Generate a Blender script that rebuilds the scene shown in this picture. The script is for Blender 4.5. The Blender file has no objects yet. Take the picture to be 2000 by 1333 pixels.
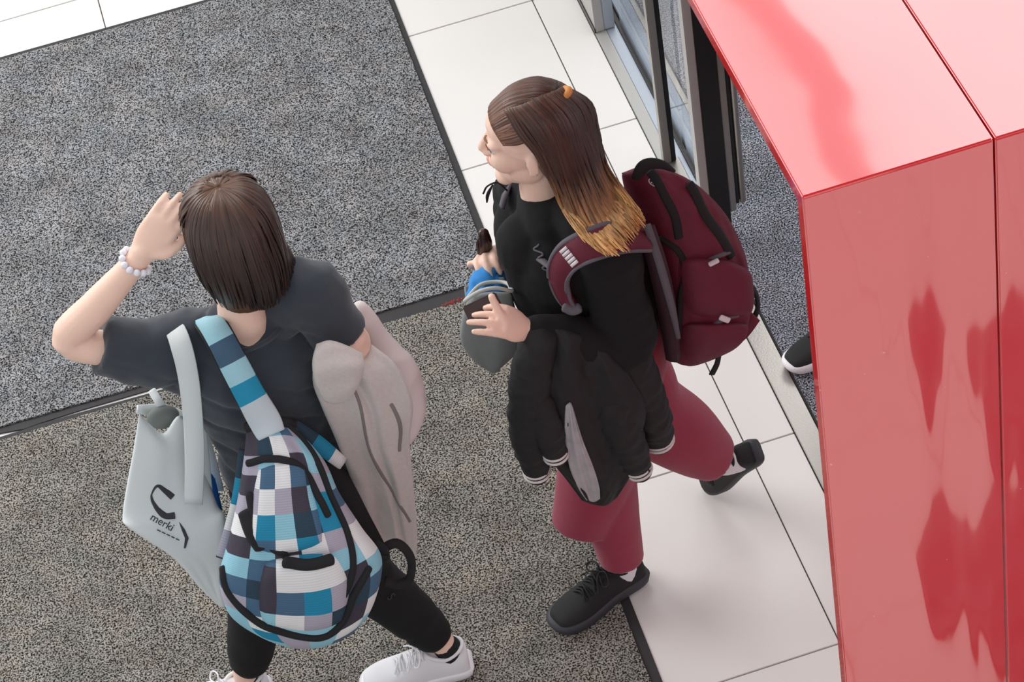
import bpy, bmesh, math, random
from mathutils import Vector, Matrix, noise, Quaternion
from mathutils.bvhtree import BVHTree

random.seed(7)
SC = bpy.context.scene
COL = SC.collection

# ------------------------------------------------------------------ camera
T = 0.66                                   # floor tile size in metres
FPX = 4628.72
CAM = Vector((-1.62984708, -8.74748649, 7.30059067)) * T
RI = Vector((0.9516603547818426, -0.27698127638385167, -0.13275519450955478))
DN = Vector((-0.29279729071490085, -0.6874842498126563, -0.6645563578881356))
FW = Vector((0.09280256293072503, 0.6713023006010798, -0.7353508723875883))
cd = bpy.data.cameras.new('camera'); cam = bpy.data.objects.new('camera', cd); COL.objects.link(cam)
cd.sensor_width = 36; cd.lens = FPX * 36 / 2000; cd.clip_end = 100
m = Matrix(((RI.x, -DN.x, -FW.x), (RI.y, -DN.y, -FW.y), (RI.z, -DN.z, -FW.z))).to_4x4()
m.translation = CAM
cam.matrix_world = m
SC.camera = cam

# ------------------------------------------------------------------ light
SC.view_settings.view_transform = 'Standard'; SC.view_settings.look = 'None'
SC.view_settings.gamma = 1; SC.view_settings.use_curve_mapping = False
SC.view_settings.exposure = 0.10
w = bpy.data.worlds.new('daylight'); SC.world = w; w.use_nodes = True
w.node_tree.nodes['Background'].inputs[0].default_value = (0.97, 0.98, 1.0, 1)
w.node_tree.nodes['Background'].inputs[1].default_value = 0.74
def area(name, loc, target, sx, sy, power, col=(1, 1, 1)):
    l = bpy.data.lights.new(name, 'AREA'); l.shape = 'RECTANGLE'; l.size = sx; l.size_y = sy
    l.energy = power; l.color = col
    o = bpy.data.objects.new(name, l); COL.objects.link(o); o.location = loc
    o.rotation_euler = (Vector(target) - Vector(loc)).to_track_quat('-Z', 'Y').to_euler()
    return o
area('window_daylight', (-5.2, 2.6, 4.4), (-0.6, -1.6, 0.6), 4.5, 3.5, 300, (1.0, 0.985, 0.96))
area('skylight', (0.3, 4.0, 8.6), (0.3, 4.0, 0.0), 3.5, 11.0, 170)
area('skylight', (4.2, 4.0, 8.6), (4.2, 4.0, 0.0), 3.8, 11.0, 290)

# ------------------------------------------------------------------ helpers: pixels -> points
def ray(u, v):
    return RI * ((u - 1000) / FPX) + DN * ((v - 666.5) / FPX) + FW
def PZ(u, v, z=0.0):
    d = ray(u, v); return CAM + d * ((z - CAM.z) / d.z)
NV = Vector((0.137, 0.9906, 0))            # horizontal view direction
class Who:
    def __init__(s, u, v): s.g = PZ(u, v)
    def __call__(s, u, v, d=0.0):
        r = ray(u, v); t = (NV.dot(s.g - CAM) - d) / NV.dot(r); return CAM + r * t
def V(*a): return Vector(a)
def lin(c):
    return tuple(((x / 255) / 12.92 if x / 255 <= .04045 else ((x / 255 + .055) / 1.055) ** 2.4) for x in c) + (1,)

# ------------------------------------------------------------------ materials
def mat(name, rgb, rough=.7, metal=0, bump=0, bscale=60, var=0, coat=0, sheen=0, sss=0, vscale=None, spec=.5):
    m = bpy.data.materials.new(name); m.use_nodes = True; nt = m.node_tree; b = nt.nodes['Principled BSDF']
    b.inputs['Base Color'].default_value = lin(rgb); b.inputs['Roughness'].default_value = rough
    b.inputs['Metallic'].default_value = metal; b.inputs['Coat Weight'].default_value = coat
    b.inputs['Specular IOR Level'].default_value = spec
    if sheen: b.inputs['Sheen Weight'].default_value = sheen; b.inputs['Sheen Roughness'].default_value = .5
    if sss:
        b.inputs['Subsurface Weight'].default_value = sss; b.inputs['Subsurface Radius'].default_value = (.012, .005, .003)
        b.inputs['Subsurface Scale'].default_value = 1
    tc = nt.nodes.new('ShaderNodeTexCoord')
    if bump or var:
        n = nt.nodes.new('ShaderNodeTexNoise'); n.inputs['Scale'].default_value = bscale; n.inputs['Detail'].default_value = 4
        nt.links.new(tc.outputs['Object'], n.inputs['Vector'])
        if bump:
            bp = nt.nodes.new('ShaderNodeBump'); bp.inputs['Strength'].default_value = bump; bp.inputs['Distance'].default_value = .003
            nt.links.new(n.outputs['Fac'], bp.inputs['Height']); nt.links.new(bp.outputs[0], b.inputs['Normal'])
        if var:
            n2 = nt.nodes.new('ShaderNodeTexNoise'); n2.inputs['Scale'].default_value = vscale or bscale; n2.inputs['Detail'].default_value = 3
            nt.links.new(tc.outputs['Object'], n2.inputs['Vector'])
            mx = nt.nodes.new('ShaderNodeMix'); mx.data_type = 'RGBA'; mx.blend_type = 'MIX'
            c = lin(rgb)
            mx.inputs[6].default_value = tuple(x * (1 - var) for x in c[:3]) + (1,)
            mx.inputs[7].default_value = tuple(min(1, x * (1 + var)) for x in c[:3]) + (1,)
            nt.links.new(n2.outputs['Fac'], mx.inputs[0]); nt.links.new(mx.outputs[2], b.inputs['Base Color'])
    return m

def carpet(name, dark, light, tint, scale=230, lo=.38, hi=.62):
    m = bpy.data.materials.new(name); m.use_nodes = True; nt = m.node_tree; b = nt.nodes['Principled BSDF']; L = nt.links.new
    b.inputs['Roughness'].default_value = .95; b.inputs['Specular IOR Level'].default_value = .15
    tc = nt.nodes.new('ShaderNodeTexCoord')
    n = nt.nodes.new('ShaderNodeTexNoise'); n.inputs['Scale'].default_value = scale; n.inputs['Detail'].default_value = 1.0
    n.inputs['Roughness'].default_value = .6
    L(tc.outputs['Object'], n.inputs['Vector'])
    r = nt.nodes.new('ShaderNodeValToRGB'); r.color_ramp.elements[0].position = lo; r.color_ramp.elements[1].position = hi
    r.color_ramp.elements[0].color = lin(dark); r.color_ramp.elements[1].color = lin(light)
    L(n.outputs['Fac'], r.inputs[0])
    n2 = nt.nodes.new('ShaderNodeTexNoise'); n2.inputs['Scale'].default_value = 7; n2.inputs['Detail'].default_value = 5
    n2.inputs['Roughness'].default_value = .65
    L(tc.outputs['Object'], n2.inputs['Vector'])
    r2 = nt.nodes.new('ShaderNodeValToRGB'); r2.color_ramp.elements[0].position = .35; r2.color_ramp.elements[1].position = .68
    r2.color_ramp.elements[0].color = (.72, .72, .72, 1); r2.color_ramp.elements[1].color = tuple(1.12 * x for x in tint) + (1,)
    L(n2.outputs['Fac'], r2.inputs[0])
    mx = nt.nodes.new('ShaderNodeMix'); mx.data_type = 'RGBA'; mx.blend_type = 'MULTIPLY'; mx.inputs[0].default_value = 1
    L(r.outputs[0], mx.inputs[6]); L(r2.outputs[0], mx.inputs[7])
    n3 = nt.nodes.new('ShaderNodeTexNoise'); n3.inputs['Scale'].default_value = 11; n3.inputs['Detail'].default_value = 3; L(tc.outputs['Object'], n3.inputs['Vector'])
    r3 = nt.nodes.new('ShaderNodeValToRGB'); cr3 = r3.color_ramp; cr3.elements.new(.5)
    for e, (p_, c_) in zip(cr3.elements, ((.32, (.96, 1.0, 1.01, 1)), (.5, (1, 1, 1, 1)), (.68, (1.03, .99, .95, 1)))): e.position = p_; e.color = c_
    L(n3.outputs['Fac'], r3.inputs[0])
    mx3 = nt.nodes.new('ShaderNodeMix'); mx3.data_type = 'RGBA'; mx3.blend_type = 'MULTIPLY'; mx3.inputs[0].default_value = 1
    L(mx.outputs[2], mx3.inputs[6]); L(r3.outputs[0], mx3.inputs[7]); L(mx3.outputs[2], b.inputs['Base Color'])
    bp = nt.nodes.new('ShaderNodeBump'); bp.inputs['Strength'].default_value = .7; bp.inputs['Distance'].default_value = .004
    L(n.outputs['Fac'], bp.inputs['Height']); L(bp.outputs[0], b.inputs['Normal'])
    return m

def attrmat(name, stops, rough=.45, streak=0, sheen=0, attr='tip'):
    """colour ramp over a per-vertex value (ombre dye from root to tip; painted crown highlight on the bob) plus per-lock variation"""
    m = bpy.data.materials.new(name); m.use_nodes = True; nt = m.node_tree; b = nt.nodes['Principled BSDF']; L = nt.links.new
    b.inputs['Roughness'].default_value = rough
    a = nt.nodes.new('ShaderNodeAttribute'); a.attribute_name = attr
    r = nt.nodes.new('ShaderNodeValToRGB'); cr = r.color_ramp
    while len(cr.elements) < len(stops): cr.elements.new(.5)
    for e, (p, c) in zip(cr.elements, stops): e.position = p; e.color = lin(c)
    sx = nt.nodes.new('ShaderNodeSeparateXYZ'); L(a.outputs['Vector'], sx.inputs[0])
    L(sx.outputs[0], r.inputs[0])
    hs = nt.nodes.new('ShaderNodeHueSaturation'); L(r.outputs[0], hs.inputs['Color'])
    mr = nt.nodes.new('ShaderNodeMapRange'); mr.inputs[3].default_value = 1 - streak; mr.inputs[4].default_value = 1 + streak
    L(sx.outputs[1], mr.inputs[0]); L(mr.outputs[0], hs.inputs['Value']); L(hs.outputs[0], b.inputs['Base Color'])
    return m

def plaid_mat(name):
    m = bpy.data.materials.new(name); m.use_nodes = True; nt = m.node_tree; b = nt.nodes['Principled BSDF']; L = nt.links.new
    b.inputs['Roughness'].default_value = .75
    uv = nt.nodes.new('ShaderNodeUVMap'); uv.uv_map = 'UVMap'
    sn = nt.nodes.new('ShaderNodeVectorMath'); sn.operation = 'SNAP'; sn.inputs[1].default_value = (.052, .046, 1)
    L(uv.outputs[0], sn.inputs[0])
    wn = nt.nodes.new('ShaderNodeTexWhiteNoise'); wn.noise_dimensions = '2D'; L(sn.outputs[0], wn.inputs['Vector'])
    r = nt.nodes.new('ShaderNodeValToRGB'); cr = r.color_ramp; cr.interpolation = 'CONSTANT'
    cols = [(0, (238, 238, 238)), (.17, (150, 205, 222)), (.36, (70, 105, 135)), (.50, (178, 172, 188)), (.68, (20, 140, 178)), (.78, (62, 55, 70)), (.90, (35, 62, 80))]
    while len(cr.elements) < len(cols): cr.elements.new(.5)
    for e, (p, c) in zip(cr.elements, cols): e.position = p; e.color = lin(c)
    L(wn.outputs['Value'], r.inputs[0])
    # fine woven stripes
    wv = nt.nodes.new('ShaderNodeTexWave'); wv.bands_direction = 'Y'; wv.inputs['Scale'].default_value = 70
    L(uv.outputs[0], wv.inputs['Vector'])
    r2 = nt.nodes.new('ShaderNodeValToRGB'); r2.color_ramp.elements[0].color = (.72, .72, .74, 1); r2.color_ramp.elements[1].color = (1, 1, 1, 1)
    L(wv.outputs['Fac'], r2.inputs[0])
    mx = nt.nodes.new('ShaderNodeMix'); mx.data_type = 'RGBA'; mx.blend_type = 'MULTIPLY'; mx.inputs[0].default_value = .55
    L(r.outputs[0], mx.inputs[6]); L(r2.outputs[0], mx.inputs[7]); L(mx.outputs[2], b.inputs['Base Color'])
    return m

def red_mat(name, ior=2.1, scl=(1, 1, 1)):
    m = mat(name, (228, 8, 24), rough=.16, coat=1.0, spec=.8)
    nt = m.node_tree; b = nt.nodes['Principled BSDF']; L = nt.links.new
    b.inputs['Coat Roughness'].default_value = .05; b.inputs['Coat IOR'].default_value = ior
    tc = nt.nodes.new('ShaderNodeTexCoord')
    n = nt.nodes.new('ShaderNodeTexNoise'); n.inputs['Scale'].default_value = 2.2; n.inputs['Detail'].default_value = 1.5
    mp = nt.nodes.new('ShaderNodeMapping'); mp.inputs['Scale'].default_value = scl; L(tc.outputs['Object'], mp.inputs[0]); L(mp.outputs[0], n.inputs['Vector'])
    bp = nt.nodes.new('ShaderNodeBump'); bp.inputs['Strength'].default_value = .35; bp.inputs['Distance'].default_value = .02
    L(n.outputs['Fac'], bp.inputs['Height']); L(bp.outputs[0], b.inputs['Normal']); L(bp.outputs[0], b.inputs['Coat Normal'])
    # scratches / scuffs
    n2 = nt.nodes.new('ShaderNodeTexNoise'); n2.inputs['Scale'].default_value = 90; n2.inputs['Detail'].default_value = 3
    L(tc.outputs['Object'], n2.inputs['Vector'])
    r = nt.nodes.new('ShaderNodeValToRGB'); r.color_ramp.elements[0].position = .77; r.color_ramp.elements[1].position = .79
    r.color_ramp.elements[0].color = lin((228, 8, 24)); r.color_ramp.elements[1].color = lin((250, 150, 140))
    L(n2.outputs['Fac'], r.inputs[0]); L(r.outputs[0], b.inputs['Base Color'])
    return m

M = {}
M['grout'] = mat('grout', (96, 88, 82), .9)
M['tile'] = mat('glazed_tile', (226, 223, 220), .32, var=.035, vscale=5, bscale=300, bump=.04)
M['rubber'] = mat('black_rubber', (46, 44, 46), .7, bump=.3, bscale=120, var=.12, vscale=30)
M['pile_cool'] = carpet('mat_pile_cool', (18, 18, 20), (168, 168, 171), (1, 1.0, 1.0))
M['pile_warm'] = carpet('mat_pile_warm', (22, 20, 19), (168, 164, 157), (1.02, 1.0, .97))
M['pile_dark'] = carpet('mat_pile_dark', (14, 15, 18), (196, 198, 208), (1, 1, 1.05), lo=.40, hi=.72)
M['steel'] = mat('brushed_steel', (170, 165, 160), .35, metal=.9, bump=.15, bscale=200, var=.06)
M['alu'] = mat('aluminium', (178, 186, 196), .45, metal=.5)
M['rail'] = mat('rail_black', (22, 18, 20), .3)
M['stone'] = mat('outside_stone', (196, 192, 184), .8, bump=.4, bscale=150, var=.06)
M['stone_blue'] = mat('outside_stone_strip', (160, 170, 184), .8, bump=.4, bscale=150, var=.1)
M['panelgrey'] = mat('grey_panel', (178, 177, 174), .4, metal=.3)
M['red'] = red_mat('red_lacquer', 2.0, (1, 1, 1)); M['red_front'] = red_mat('red_lacquer_front', 2.4, (4, 1.2, .6))
M['skin'] = mat('skin', (243, 205, 186), .5, sss=.12, var=.05, vscale=25, bscale=200, bump=.05)
M['lip'] = mat('lip', (222, 150, 138), .4)
M['brow'] = mat('brow', (140, 100, 82), .8)
M['coat_dark'] = mat('coat_fold_shade', (128, 120, 117), .95)  # darker coat colour for painted fold shade
M['eyewhite'] = mat('eyewhite', (235, 230, 226), .2)
M['iris'] = mat('iris', (60, 70, 75), .2)
M['tee'] = mat('charcoal_cotton', (52, 58, 67), .9, bump=.25, bscale=500, var=.1, vscale=6, sheen=.25)
M['trouser_black'] = mat('black_jersey', (16, 15, 17), .9, bump=.2, bscale=400)
M['sweater'] = mat('black_knit', (14, 13, 15), .95, bump=.3, bscale=400)
M['culotte'] = mat('burgundy_crepe', (146, 40, 66), .85, bump=.2, bscale=500, var=.08, vscale=8, sheen=.2)
M['white_canvas'] = mat('white_canvas', (232, 232, 236), .7, bump=.15, bscale=300)
M['white_sole'] = mat('white_rubber', (238, 238, 242), .45)
M['black_shoe'] = mat('black_mesh', (20, 20, 23), .75, bump=.3, bscale=600)
M['black_sole'] = mat('dark_rubber', (52, 54, 60), .6)
M['sock_black'] = mat('black_sock', (26, 24, 25), .9)
M['sock_white'] = mat('white_sock', (225, 225, 228), .9)
M['coat'] = mat('beige_marl', (198, 189, 185), .95, bump=.4, bscale=260, var=.10, vscale=120, sheen=.3)
M['coat_lining'] = mat('beige_lining', (224, 214, 212), .9)
M['tote'] = mat('pale_grey_canvas', (214, 220, 221), .85, bump=.2, bscale=400)
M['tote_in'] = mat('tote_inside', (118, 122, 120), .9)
M['ink'] = mat('ink', (56, 56, 60), .8)
M['blue'] = mat('blue_plastic', (20, 105, 190), .5)
M['plaid'] = plaid_mat('plaid_fabric')
M['webbing'] = mat('black_webbing', (20, 19, 23), .8, bump=.2, bscale=500)
M['pack_red'] = mat('burgundy_nylon', (100, 22, 46), .7, bump=.3, bscale=350, var=.15, vscale=9)
M['pack_dark'] = mat('dark_plum', (50, 16, 28), .75, bump=.2, bscale=350)
M['pack_grey'] = mat('grey_trim', (92, 88, 96), .7, bump=.2, bscale=350)
M['badge'] = mat('white_badge', (218, 212, 218), .6)
M['bomber'] = mat('black_bomber', (24, 23, 25), .75, bump=.35, bscale=90, var=.2, vscale=12)
M['lining'] = mat('silver_lining', (176, 172, 176), .55, var=.25, vscale=30)
M['stripe'] = mat('white_rib', (225, 220, 218), .85)
M['pouch'] = mat('grey_pouch', (140, 145, 144), .7, bump=.2, bscale=300)
M['pouch_light'] = mat('pouch_piping', (196, 200, 196), .7)
M['cloth_blue'] = mat('bright_blue_cloth', (52, 140, 214), .8)
M['phone'] = mat('phone_glass', (58, 36, 32), .15)
M['bead'] = mat('white_bead', (236, 236, 246), .35)
M['orange'] = mat('hair_tie', (222, 152, 84), .7)
M['redthread'] = mat('red_thread', (170, 60, 52), .9)
M['hair_bob'] = attrmat('brown_hair', [(0, (98, 66, 46)), (.3, (66, 43, 34)), (.7, (44, 27, 24)), (1, (38, 24, 22))], .38, streak=.35)  # crown highlight painted into the root end of the ramp
M['hair_long'] = attrmat('ombre_hair', [(0, (112, 74, 56)), (.22, (70, 44, 36)), (.52, (64, 41, 34)), (.72, (150, 106, 66)), (.92, (232, 184, 118))], .42, streak=.35)
def glass_mat():
    m = bpy.data.materials.new('door_glass'); m.use_nodes = True; b = m.node_tree.nodes['Principled BSDF']
    b.inputs['Base Color'].default_value = (.9, .95, .96, 1); b.inputs['Transmission Weight'].default_value = 1
    b.inputs['Roughness'].default_value = .0; b.inputs['IOR'].default_value = 1.05; b.inputs['Alpha'].default_value = .35
    return m
M['glass'] = glass_mat()

# ------------------------------------------------------------------ mesh helpers
def link(name, me, mt=None, parent=None, smooth=True):
    o = bpy.data.objects.new(name, me); COL.objects.link(o)
    if mt: me.materials.append(M[mt] if isinstance(mt, str) else mt)
    if smooth: me.shade_smooth()
    if parent: o.parent = parent; o.matrix_parent_inverse = Matrix.Translation(-parent.location) if parent.parent is None else Matrix.Identity(4)
    return o
def obj(name, bm, mt, parent=None, smooth=True):
    me = bpy.data.meshes.new(name); bmesh.ops.recalc_face_normals(bm, faces=bm.faces)
    bm.to_mesh(me); bm.free(); return link(name, me, mt, parent, smooth)
def thing(name, label, cat, loc, group=None):
    o = bpy.data.objects.new(name, None); COL.objects.link(o); o.location = loc; o.empty_display_size = .1
    tag(o, label, cat, group); return o
def tag(o, label, cat, group=None):
    o['label'] = label; o['category'] = cat
    if group: o['group'] = group
    return o
def setkind(o, k='structure'): o['kind'] = k; return o
def label(o, s): o['label'] = s; return o

def box(bm, x0, x1, y0, y1, z0, z1, bev=0):
    vs = [bm.verts.new((x, y, z)) for z in (z0, z1) for x, y in ((x0, y0), (x1, y0), (x1, y1), (x0, y1))]
    fs = [bm.faces.new([vs[i] for i in q]) for q in ((3, 2, 1, 0), (4, 5, 6, 7), (0, 1, 5, 4), (1, 2, 6, 5), (2, 3, 7, 6), (3, 0, 4, 7))]
    if bev: bmesh.ops.bevel(bm, geom=list({e for f in fs for e in f.edges}), offset=bev, segments=2, affect='EDGES', clamp_overlap=True)
def prism(bm, pts, z0, z1, bev=0):
    a = [bm.verts.new((p[0], p[1], z0)) for p in pts]; b = [bm.verts.new((p[0], p[1], z1)) for p in pts]
    n = len(pts); fs = [bm.faces.new(a[::-1]), bm.faces.new(b)]
    for i in range(n): fs.append(bm.faces.new((a[i], a[(i + 1) % n], b[(i + 1) % n], b[i])))
    if bev: bmesh.ops.bevel(bm, geom=[e for e in fs[1].edges], offset=bev, segments=2, affect='EDGES')

def cr(pts, n):
    """Catmull-Rom through pts (Vectors or tuples of floats), n samples per span"""
    out = []; P = [Vector(p) if not isinstance(p, Vector) else p for p in pts]
    for i in range(len(P) - 1):
        a = P[i - 1] if i else P[0] * 2 - P[1]; b = P[i]; c = P[i + 1]; d = P[i + 2] if i + 2 < len(P) else P[-1] * 2 - P[-2]
        for k in range(n):
            t = k / n; out.append(.5 * ((2 * b) + (c - a) * t + (2 * a - 5 * b + 4 * c - d) * t * t + (3 * b - a - 3 * c + d) * t ** 3))
    out.append(P[-1].copy()); return out

def sweep(bm, pts, rad, side=None, n=16, sub=4, caps=True, power=2.0, lay=None, tipv=None):
    """tapered elliptical tube through pts; rad = list of r or (ra, rb); ra lies along 'side'"""
    rad = [(r, r) if not isinstance(r, (tuple, list)) else r for r in rad]
    if sub > 1:
        pts2 = cr(pts, sub); r2 = cr([V(r[0], r[1], 0) for r in rad], sub); rad2 = [(max(r.x, 1e-4), max(r.y, 1e-4)) for r in r2]
        if side is not None and isinstance(side, list): side = [s.normalized() for s in cr(side, sub)]
    else: pts2 = [Vector(p) for p in pts]; rad2 = rad
    k = len(pts2); tan = []
    for i in range(k):
        t = pts2[min(i + 1, k - 1)] - pts2[max(i - 1, 0)]; tan.append(t.normalized() if t.length > 1e-9 else V(0, 0, 1))
    if side is None:
        s = V(1, 0, 0) if abs(tan[0].x) < .8 else V(0, 1, 0)
        ss = []
        for i in range(k):
            s = (s - tan[i] * s.dot(tan[i])).normalized(); ss.append(s)
    else:
        ss = []
        for i in range(k):
            s = side[i] if isinstance(side, list) else side; s = (s - tan[i] * s.dot(tan[i])); ss.append(s.normalized())
    rings = []; L = []
    if caps:
        r0 = min(rad2[0]); r1 = min(rad2[-1])
        for q in (1, .7, .35): L.append((0, pts2[0] - tan[0] * r0 * q, math.sqrt(max(0, 1 - q * q)) if q < 1 else .12))
    for i in range(k): L.append((i, pts2[i], 1))
    if caps:
        for q in (.35, .7, 1): L.append((k - 1, pts2[-1] + tan[-1] * r1 * q, math.sqrt(max(0, 1 - q * q)) if q < 1 else .12))
    for (i, p, sc) in L:
        s = ss[i]; b = tan[i].cross(s); ra, rb = rad2[i]; ring = []
        for j in range(n):
            a = 2 * math.pi * j / n; c = math.cos(a); sn = math.sin(a)
            if power != 2: c = math.copysign(abs(c) ** (2 / power), c); sn = math.copysign(abs(sn) ** (2 / power), sn)
            vv = bm.verts.new(p + s * (c * ra * sc) + b * (sn * rb * sc)); ring.append(vv)
            if lay is not None: vv[lay] = Vector((tipv[0] + (tipv[1] - tipv[0]) * i / max(1, k - 1), tipv[2], 0))
        rings.append(ring)
    for a, b in zip(rings, rings[1:]):
        for j in range(n): bm.faces.new((a[j], a[(j + 1) % n], b[(j + 1) % n], b[j]))
    bm.faces.new(rings[0][::-1]); bm.faces.new(rings[-1])

def ell(bm, c, r, rot=None, n=16):
    q = bmesh.ops.create_uvsphere(bm, u_segments=n, v_segments=n // 2 + 2, radius=1)
    mt = Matrix.Translation(Vector(c)) @ (rot.to_4x4() if rot else Matrix.Identity(4)) @ Matrix.Diagonal((*r, 1)) if not isinstance(r, float) else Matrix.Translation(Vector(c)) @ Matrix.Scale(r, 4)
    bmesh.ops.transform(bm, matrix=mt, verts=q['verts'])

def remesh(name, bm, vox, mt, parent, smooth=2, fn=None, sub=0):
    """join overlapping closed shapes into one continuous surface"""
    me = bpy.data.meshes.new(name); bmesh.ops.recalc_face_normals(bm, faces=bm.faces); bm.to_mesh(me); bm.free()
    o = bpy.data.objects.new(name, me); COL.objects.link(o)
    r = o.modifiers.new('r', 'REMESH'); r.mode = 'VOXEL'; r.voxel_size = vox
    if smooth:
        s = o.modifiers.new('s', 'SMOOTH'); s.iterations = smooth; s.factor = .6
    dg = bpy.context.evaluated_depsgraph_get(); me2 = bpy.data.meshes.new_from_object(o.evaluated_get(dg)); me2.name = name
    bpy.data.objects.remove(o); bpy.data.meshes.remove(me)
    if fn:
        nr = [v.normal.copy() for v in me2.vertices]
        for v, n in zip(me2.vertices, nr): v.co = v.co + n * fn(v.co, n)
        me2.update()
    return link(name, me2, mt, parent)

def folds(amp, sx, sy, sz, seed=0, ridge=True):
    def f(p, n):
        a = noise.noise(V(p.x * sx + seed, p.y * sy + seed * 2, p.z * sz)); b = noise.noise(V(p.x * sx * 2.1, p.y * sy * 2.1 + seed, p.z * sz * 2.1))
        v = (1 - 2 * abs(a)) if ridge else a
        return amp * (v * .7 + b * .4)
    return f

class Pillow:
    """closed cushion-like body through a grid of guide points; rows from top to bottom"""
    def __init__(s, rows, thick, nrm, nu=40, nv=50, p=3.0, back=1.0, disp=None, seed=0):
        g = [cr(r, 6) for r in rows]; k = len(g[0]); cols = [cr([row[i] for row in g], 6) for i in range(k)]
        s.cols = cols; s.k = k; s.h = len(cols[0]); s.thick = thick; s.n = nrm.normalized(); s.p = p; s.disp = disp; s.back = back
        s.nu, s.nv = nu, nv
    def mid(s, a, b):
        x = a * (s.k - 1); y = b * (s.h - 1); i = min(int(x), s.k - 2); j = min(int(y), s.h - 2); fx = x - i; fy = y - j
        A = s.cols[i][j].lerp(s.cols[i + 1][j], fx); B = s.cols[i][j + 1].lerp(s.cols[i + 1][j + 1], fx); return A.lerp(B, fy)
    def prof(s, a, b):
        e = lambda t: max(0, 1 - abs(2 * t - 1) ** s.p) ** (1 / s.p)
        return e(a) * e(b)
    def F(s, a, b, off=0.0, side=1):
        a = min(max(a, 0), 1); b = min(max(b, 0), 1)
        th = s.thick(a, b) if callable(s.thick) else s.thick
        pr = s.prof(a, b); q = s.mid(a, b); d = s.disp(a, b) * min(1, pr * 1.5) if s.disp else 0
        if side > 0: return q + s.n * (th / 2 * pr + d + off)
        return q + s.n * (-th / 2 * pr * s.back + d - off)
    def mesh(s, name, mt, parent, uvscale=None, seams=None):
        bm = bmesh.new(); uvl = bm.loops.layers.uv.new('UVMap'); nu, nv = s.nu, s.nv; G = {}
        w = (s.mid(1, .5) - s.mid(0, .5)).length; h = (s.mid(.5, 1) - s.mid(.5, 0)).length
        for sd in (1, -1):
            for i in range(nu + 1):
                for j in range(nv + 1):
                    edge = i in (0, nu) or j in (0, nv)
                    if sd == -1 and edge: G[sd, i, j] = G[1, i, j]
                    else: G[sd, i, j] = bm.verts.new(s.F(i / nu, j / nv, 0, sd))
            for i in range(nu):
                for j in range(nv):
                    q = [(i, j), (i, j + 1), (i + 1, j + 1), (i + 1, j)]
                    if sd == -1: q = q[::-1]
                    f = bm.faces.new([G[(sd,) + c] for c in q])
                    for lp, c in zip(f.loops, q): lp[uvl].uv = (c[0] / nu * w + (0 if sd > 0 else 5), c[1] / nv * h)
        return obj(name, bm, mt, parent)
    def line(s, bm, ab, r, off=0.002, n=8, sub=8, flat=None):
        ptsp = cr([V(a, b, 0) for a, b in ab], sub); P3 = [s.F(p.x, p.y, off) for p in ptsp]
        sweep(bm, P3, [(r, flat or r)] * len(P3), side=None if flat is None else [ (P3[min(i+1,len(P3)-1)]-P3[max(i-1,0)]).cross(s.n) for i in range(len(P3))], n=n, sub=1)
    def patch(s, name, mt, parent, a0, a1, b0, b1, h=.006, off=.0, n=14, round_=4.0):
        """a raised panel lying on the front surface"""
        bm = bmesh.new(); uvl = bm.loops.layers.uv.new('UVMap'); G = {}
        for i in range(n + 1):
            for j in range(n + 1):
                x = 2 * i / n - 1; y = 2 * j / n - 1
                xx = x * math.sqrt(1 - y * y * .5 * (2 / round_)) ; yy = y * math.sqrt(1 - x * x * .5 * (2 / round_))
                a = (a0 + a1) / 2 + xx * (a1 - a0) / 2; b = (b0 + b1) / 2 + yy * (b1 - b0) / 2
                e = max(0, (1 - abs(x) ** 6) * (1 - abs(y) ** 6)) ** .5
                G[i, j] = bm.verts.new(s.F(a, b, -.004 + off + (h + .004) * e)); G[i, j].index = 0
                G[('uv', i, j)] = (a * .33 + 3.1, b * .5)
        for i in range(n):
            for j in range(n):
                q = [(i, j), (i, j + 1), (i + 1, j + 1), (i + 1, j)]
                f = bm.faces.new([G[c] for c in q])
                for lp, c in zip(f.loops, q): lp[uvl].uv = G[('uv',) + c]
        return obj(name, bm, mt, parent)

# ================================================================== FLOOR
flo = bmesh.new(); box(flo, -4.0, 2.7, -7.3, 2.7, -.08, -.006)
floor = setkind(obj('floor', flo, 'grout', smooth=False))
gap = .0018
def tile_mesh(x0, x1, y0, y1, key={}):
    k = (round(x1 - x0, 4), round(y1 - y0, 4))
    if k not in key:
        bm = bmesh.new(); box(bm, gap, x1 - x0 - gap, gap, y1 - y0 - gap, -.012, 0, .0012)
        me = bpy.data.meshes.new('tile'); bm.to_mesh(me); bm.free(); me.materials.append(M['tile']); key[k] = me
    return key[k]
SILL = .134
for i in range(-6, 4):
    for j in range(-11, 4):
        x0, x1, y0, y1 = i * T, (i + 1) * T, j * T, (j + 1) * T
        if i > 0 and j > -6: continue
        if i == 0 and j > -6: x1 = SILL - .001
        o = bpy.data.objects.new('tile', tile_mesh(x0, x1, y0, y1)); COL.objects.link(o); o.parent = floor; o.location = (x0, y0, 0)
# outside paving beyond the sill
for j in range(-1, 2):
    bm = bmesh.new(); box(bm, .283, .299, j * T + gap, (j + 1) * T - gap, -.012, 0, .001)
    obj('tile', bm, 'stone', floor, False)
    bm = bmesh.new(); box(bm, .228, .281, j * T + gap, (j + 1) * T - gap, -.012, -.001, .001)
    obj('tile', bm, 'stone_blue', floor, False)
bm = bmesh.new(); box(bm, .283, .299, -.955, -T - gap, -.012, 0, .001); obj('tile', bm, 'stone', floor, False)
bm = bmesh.new(); box(bm, .228, .281, -.955, -T - gap, -.012, -.001, .001); obj('tile', bm, 'stone_blue', floor, False)

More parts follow.
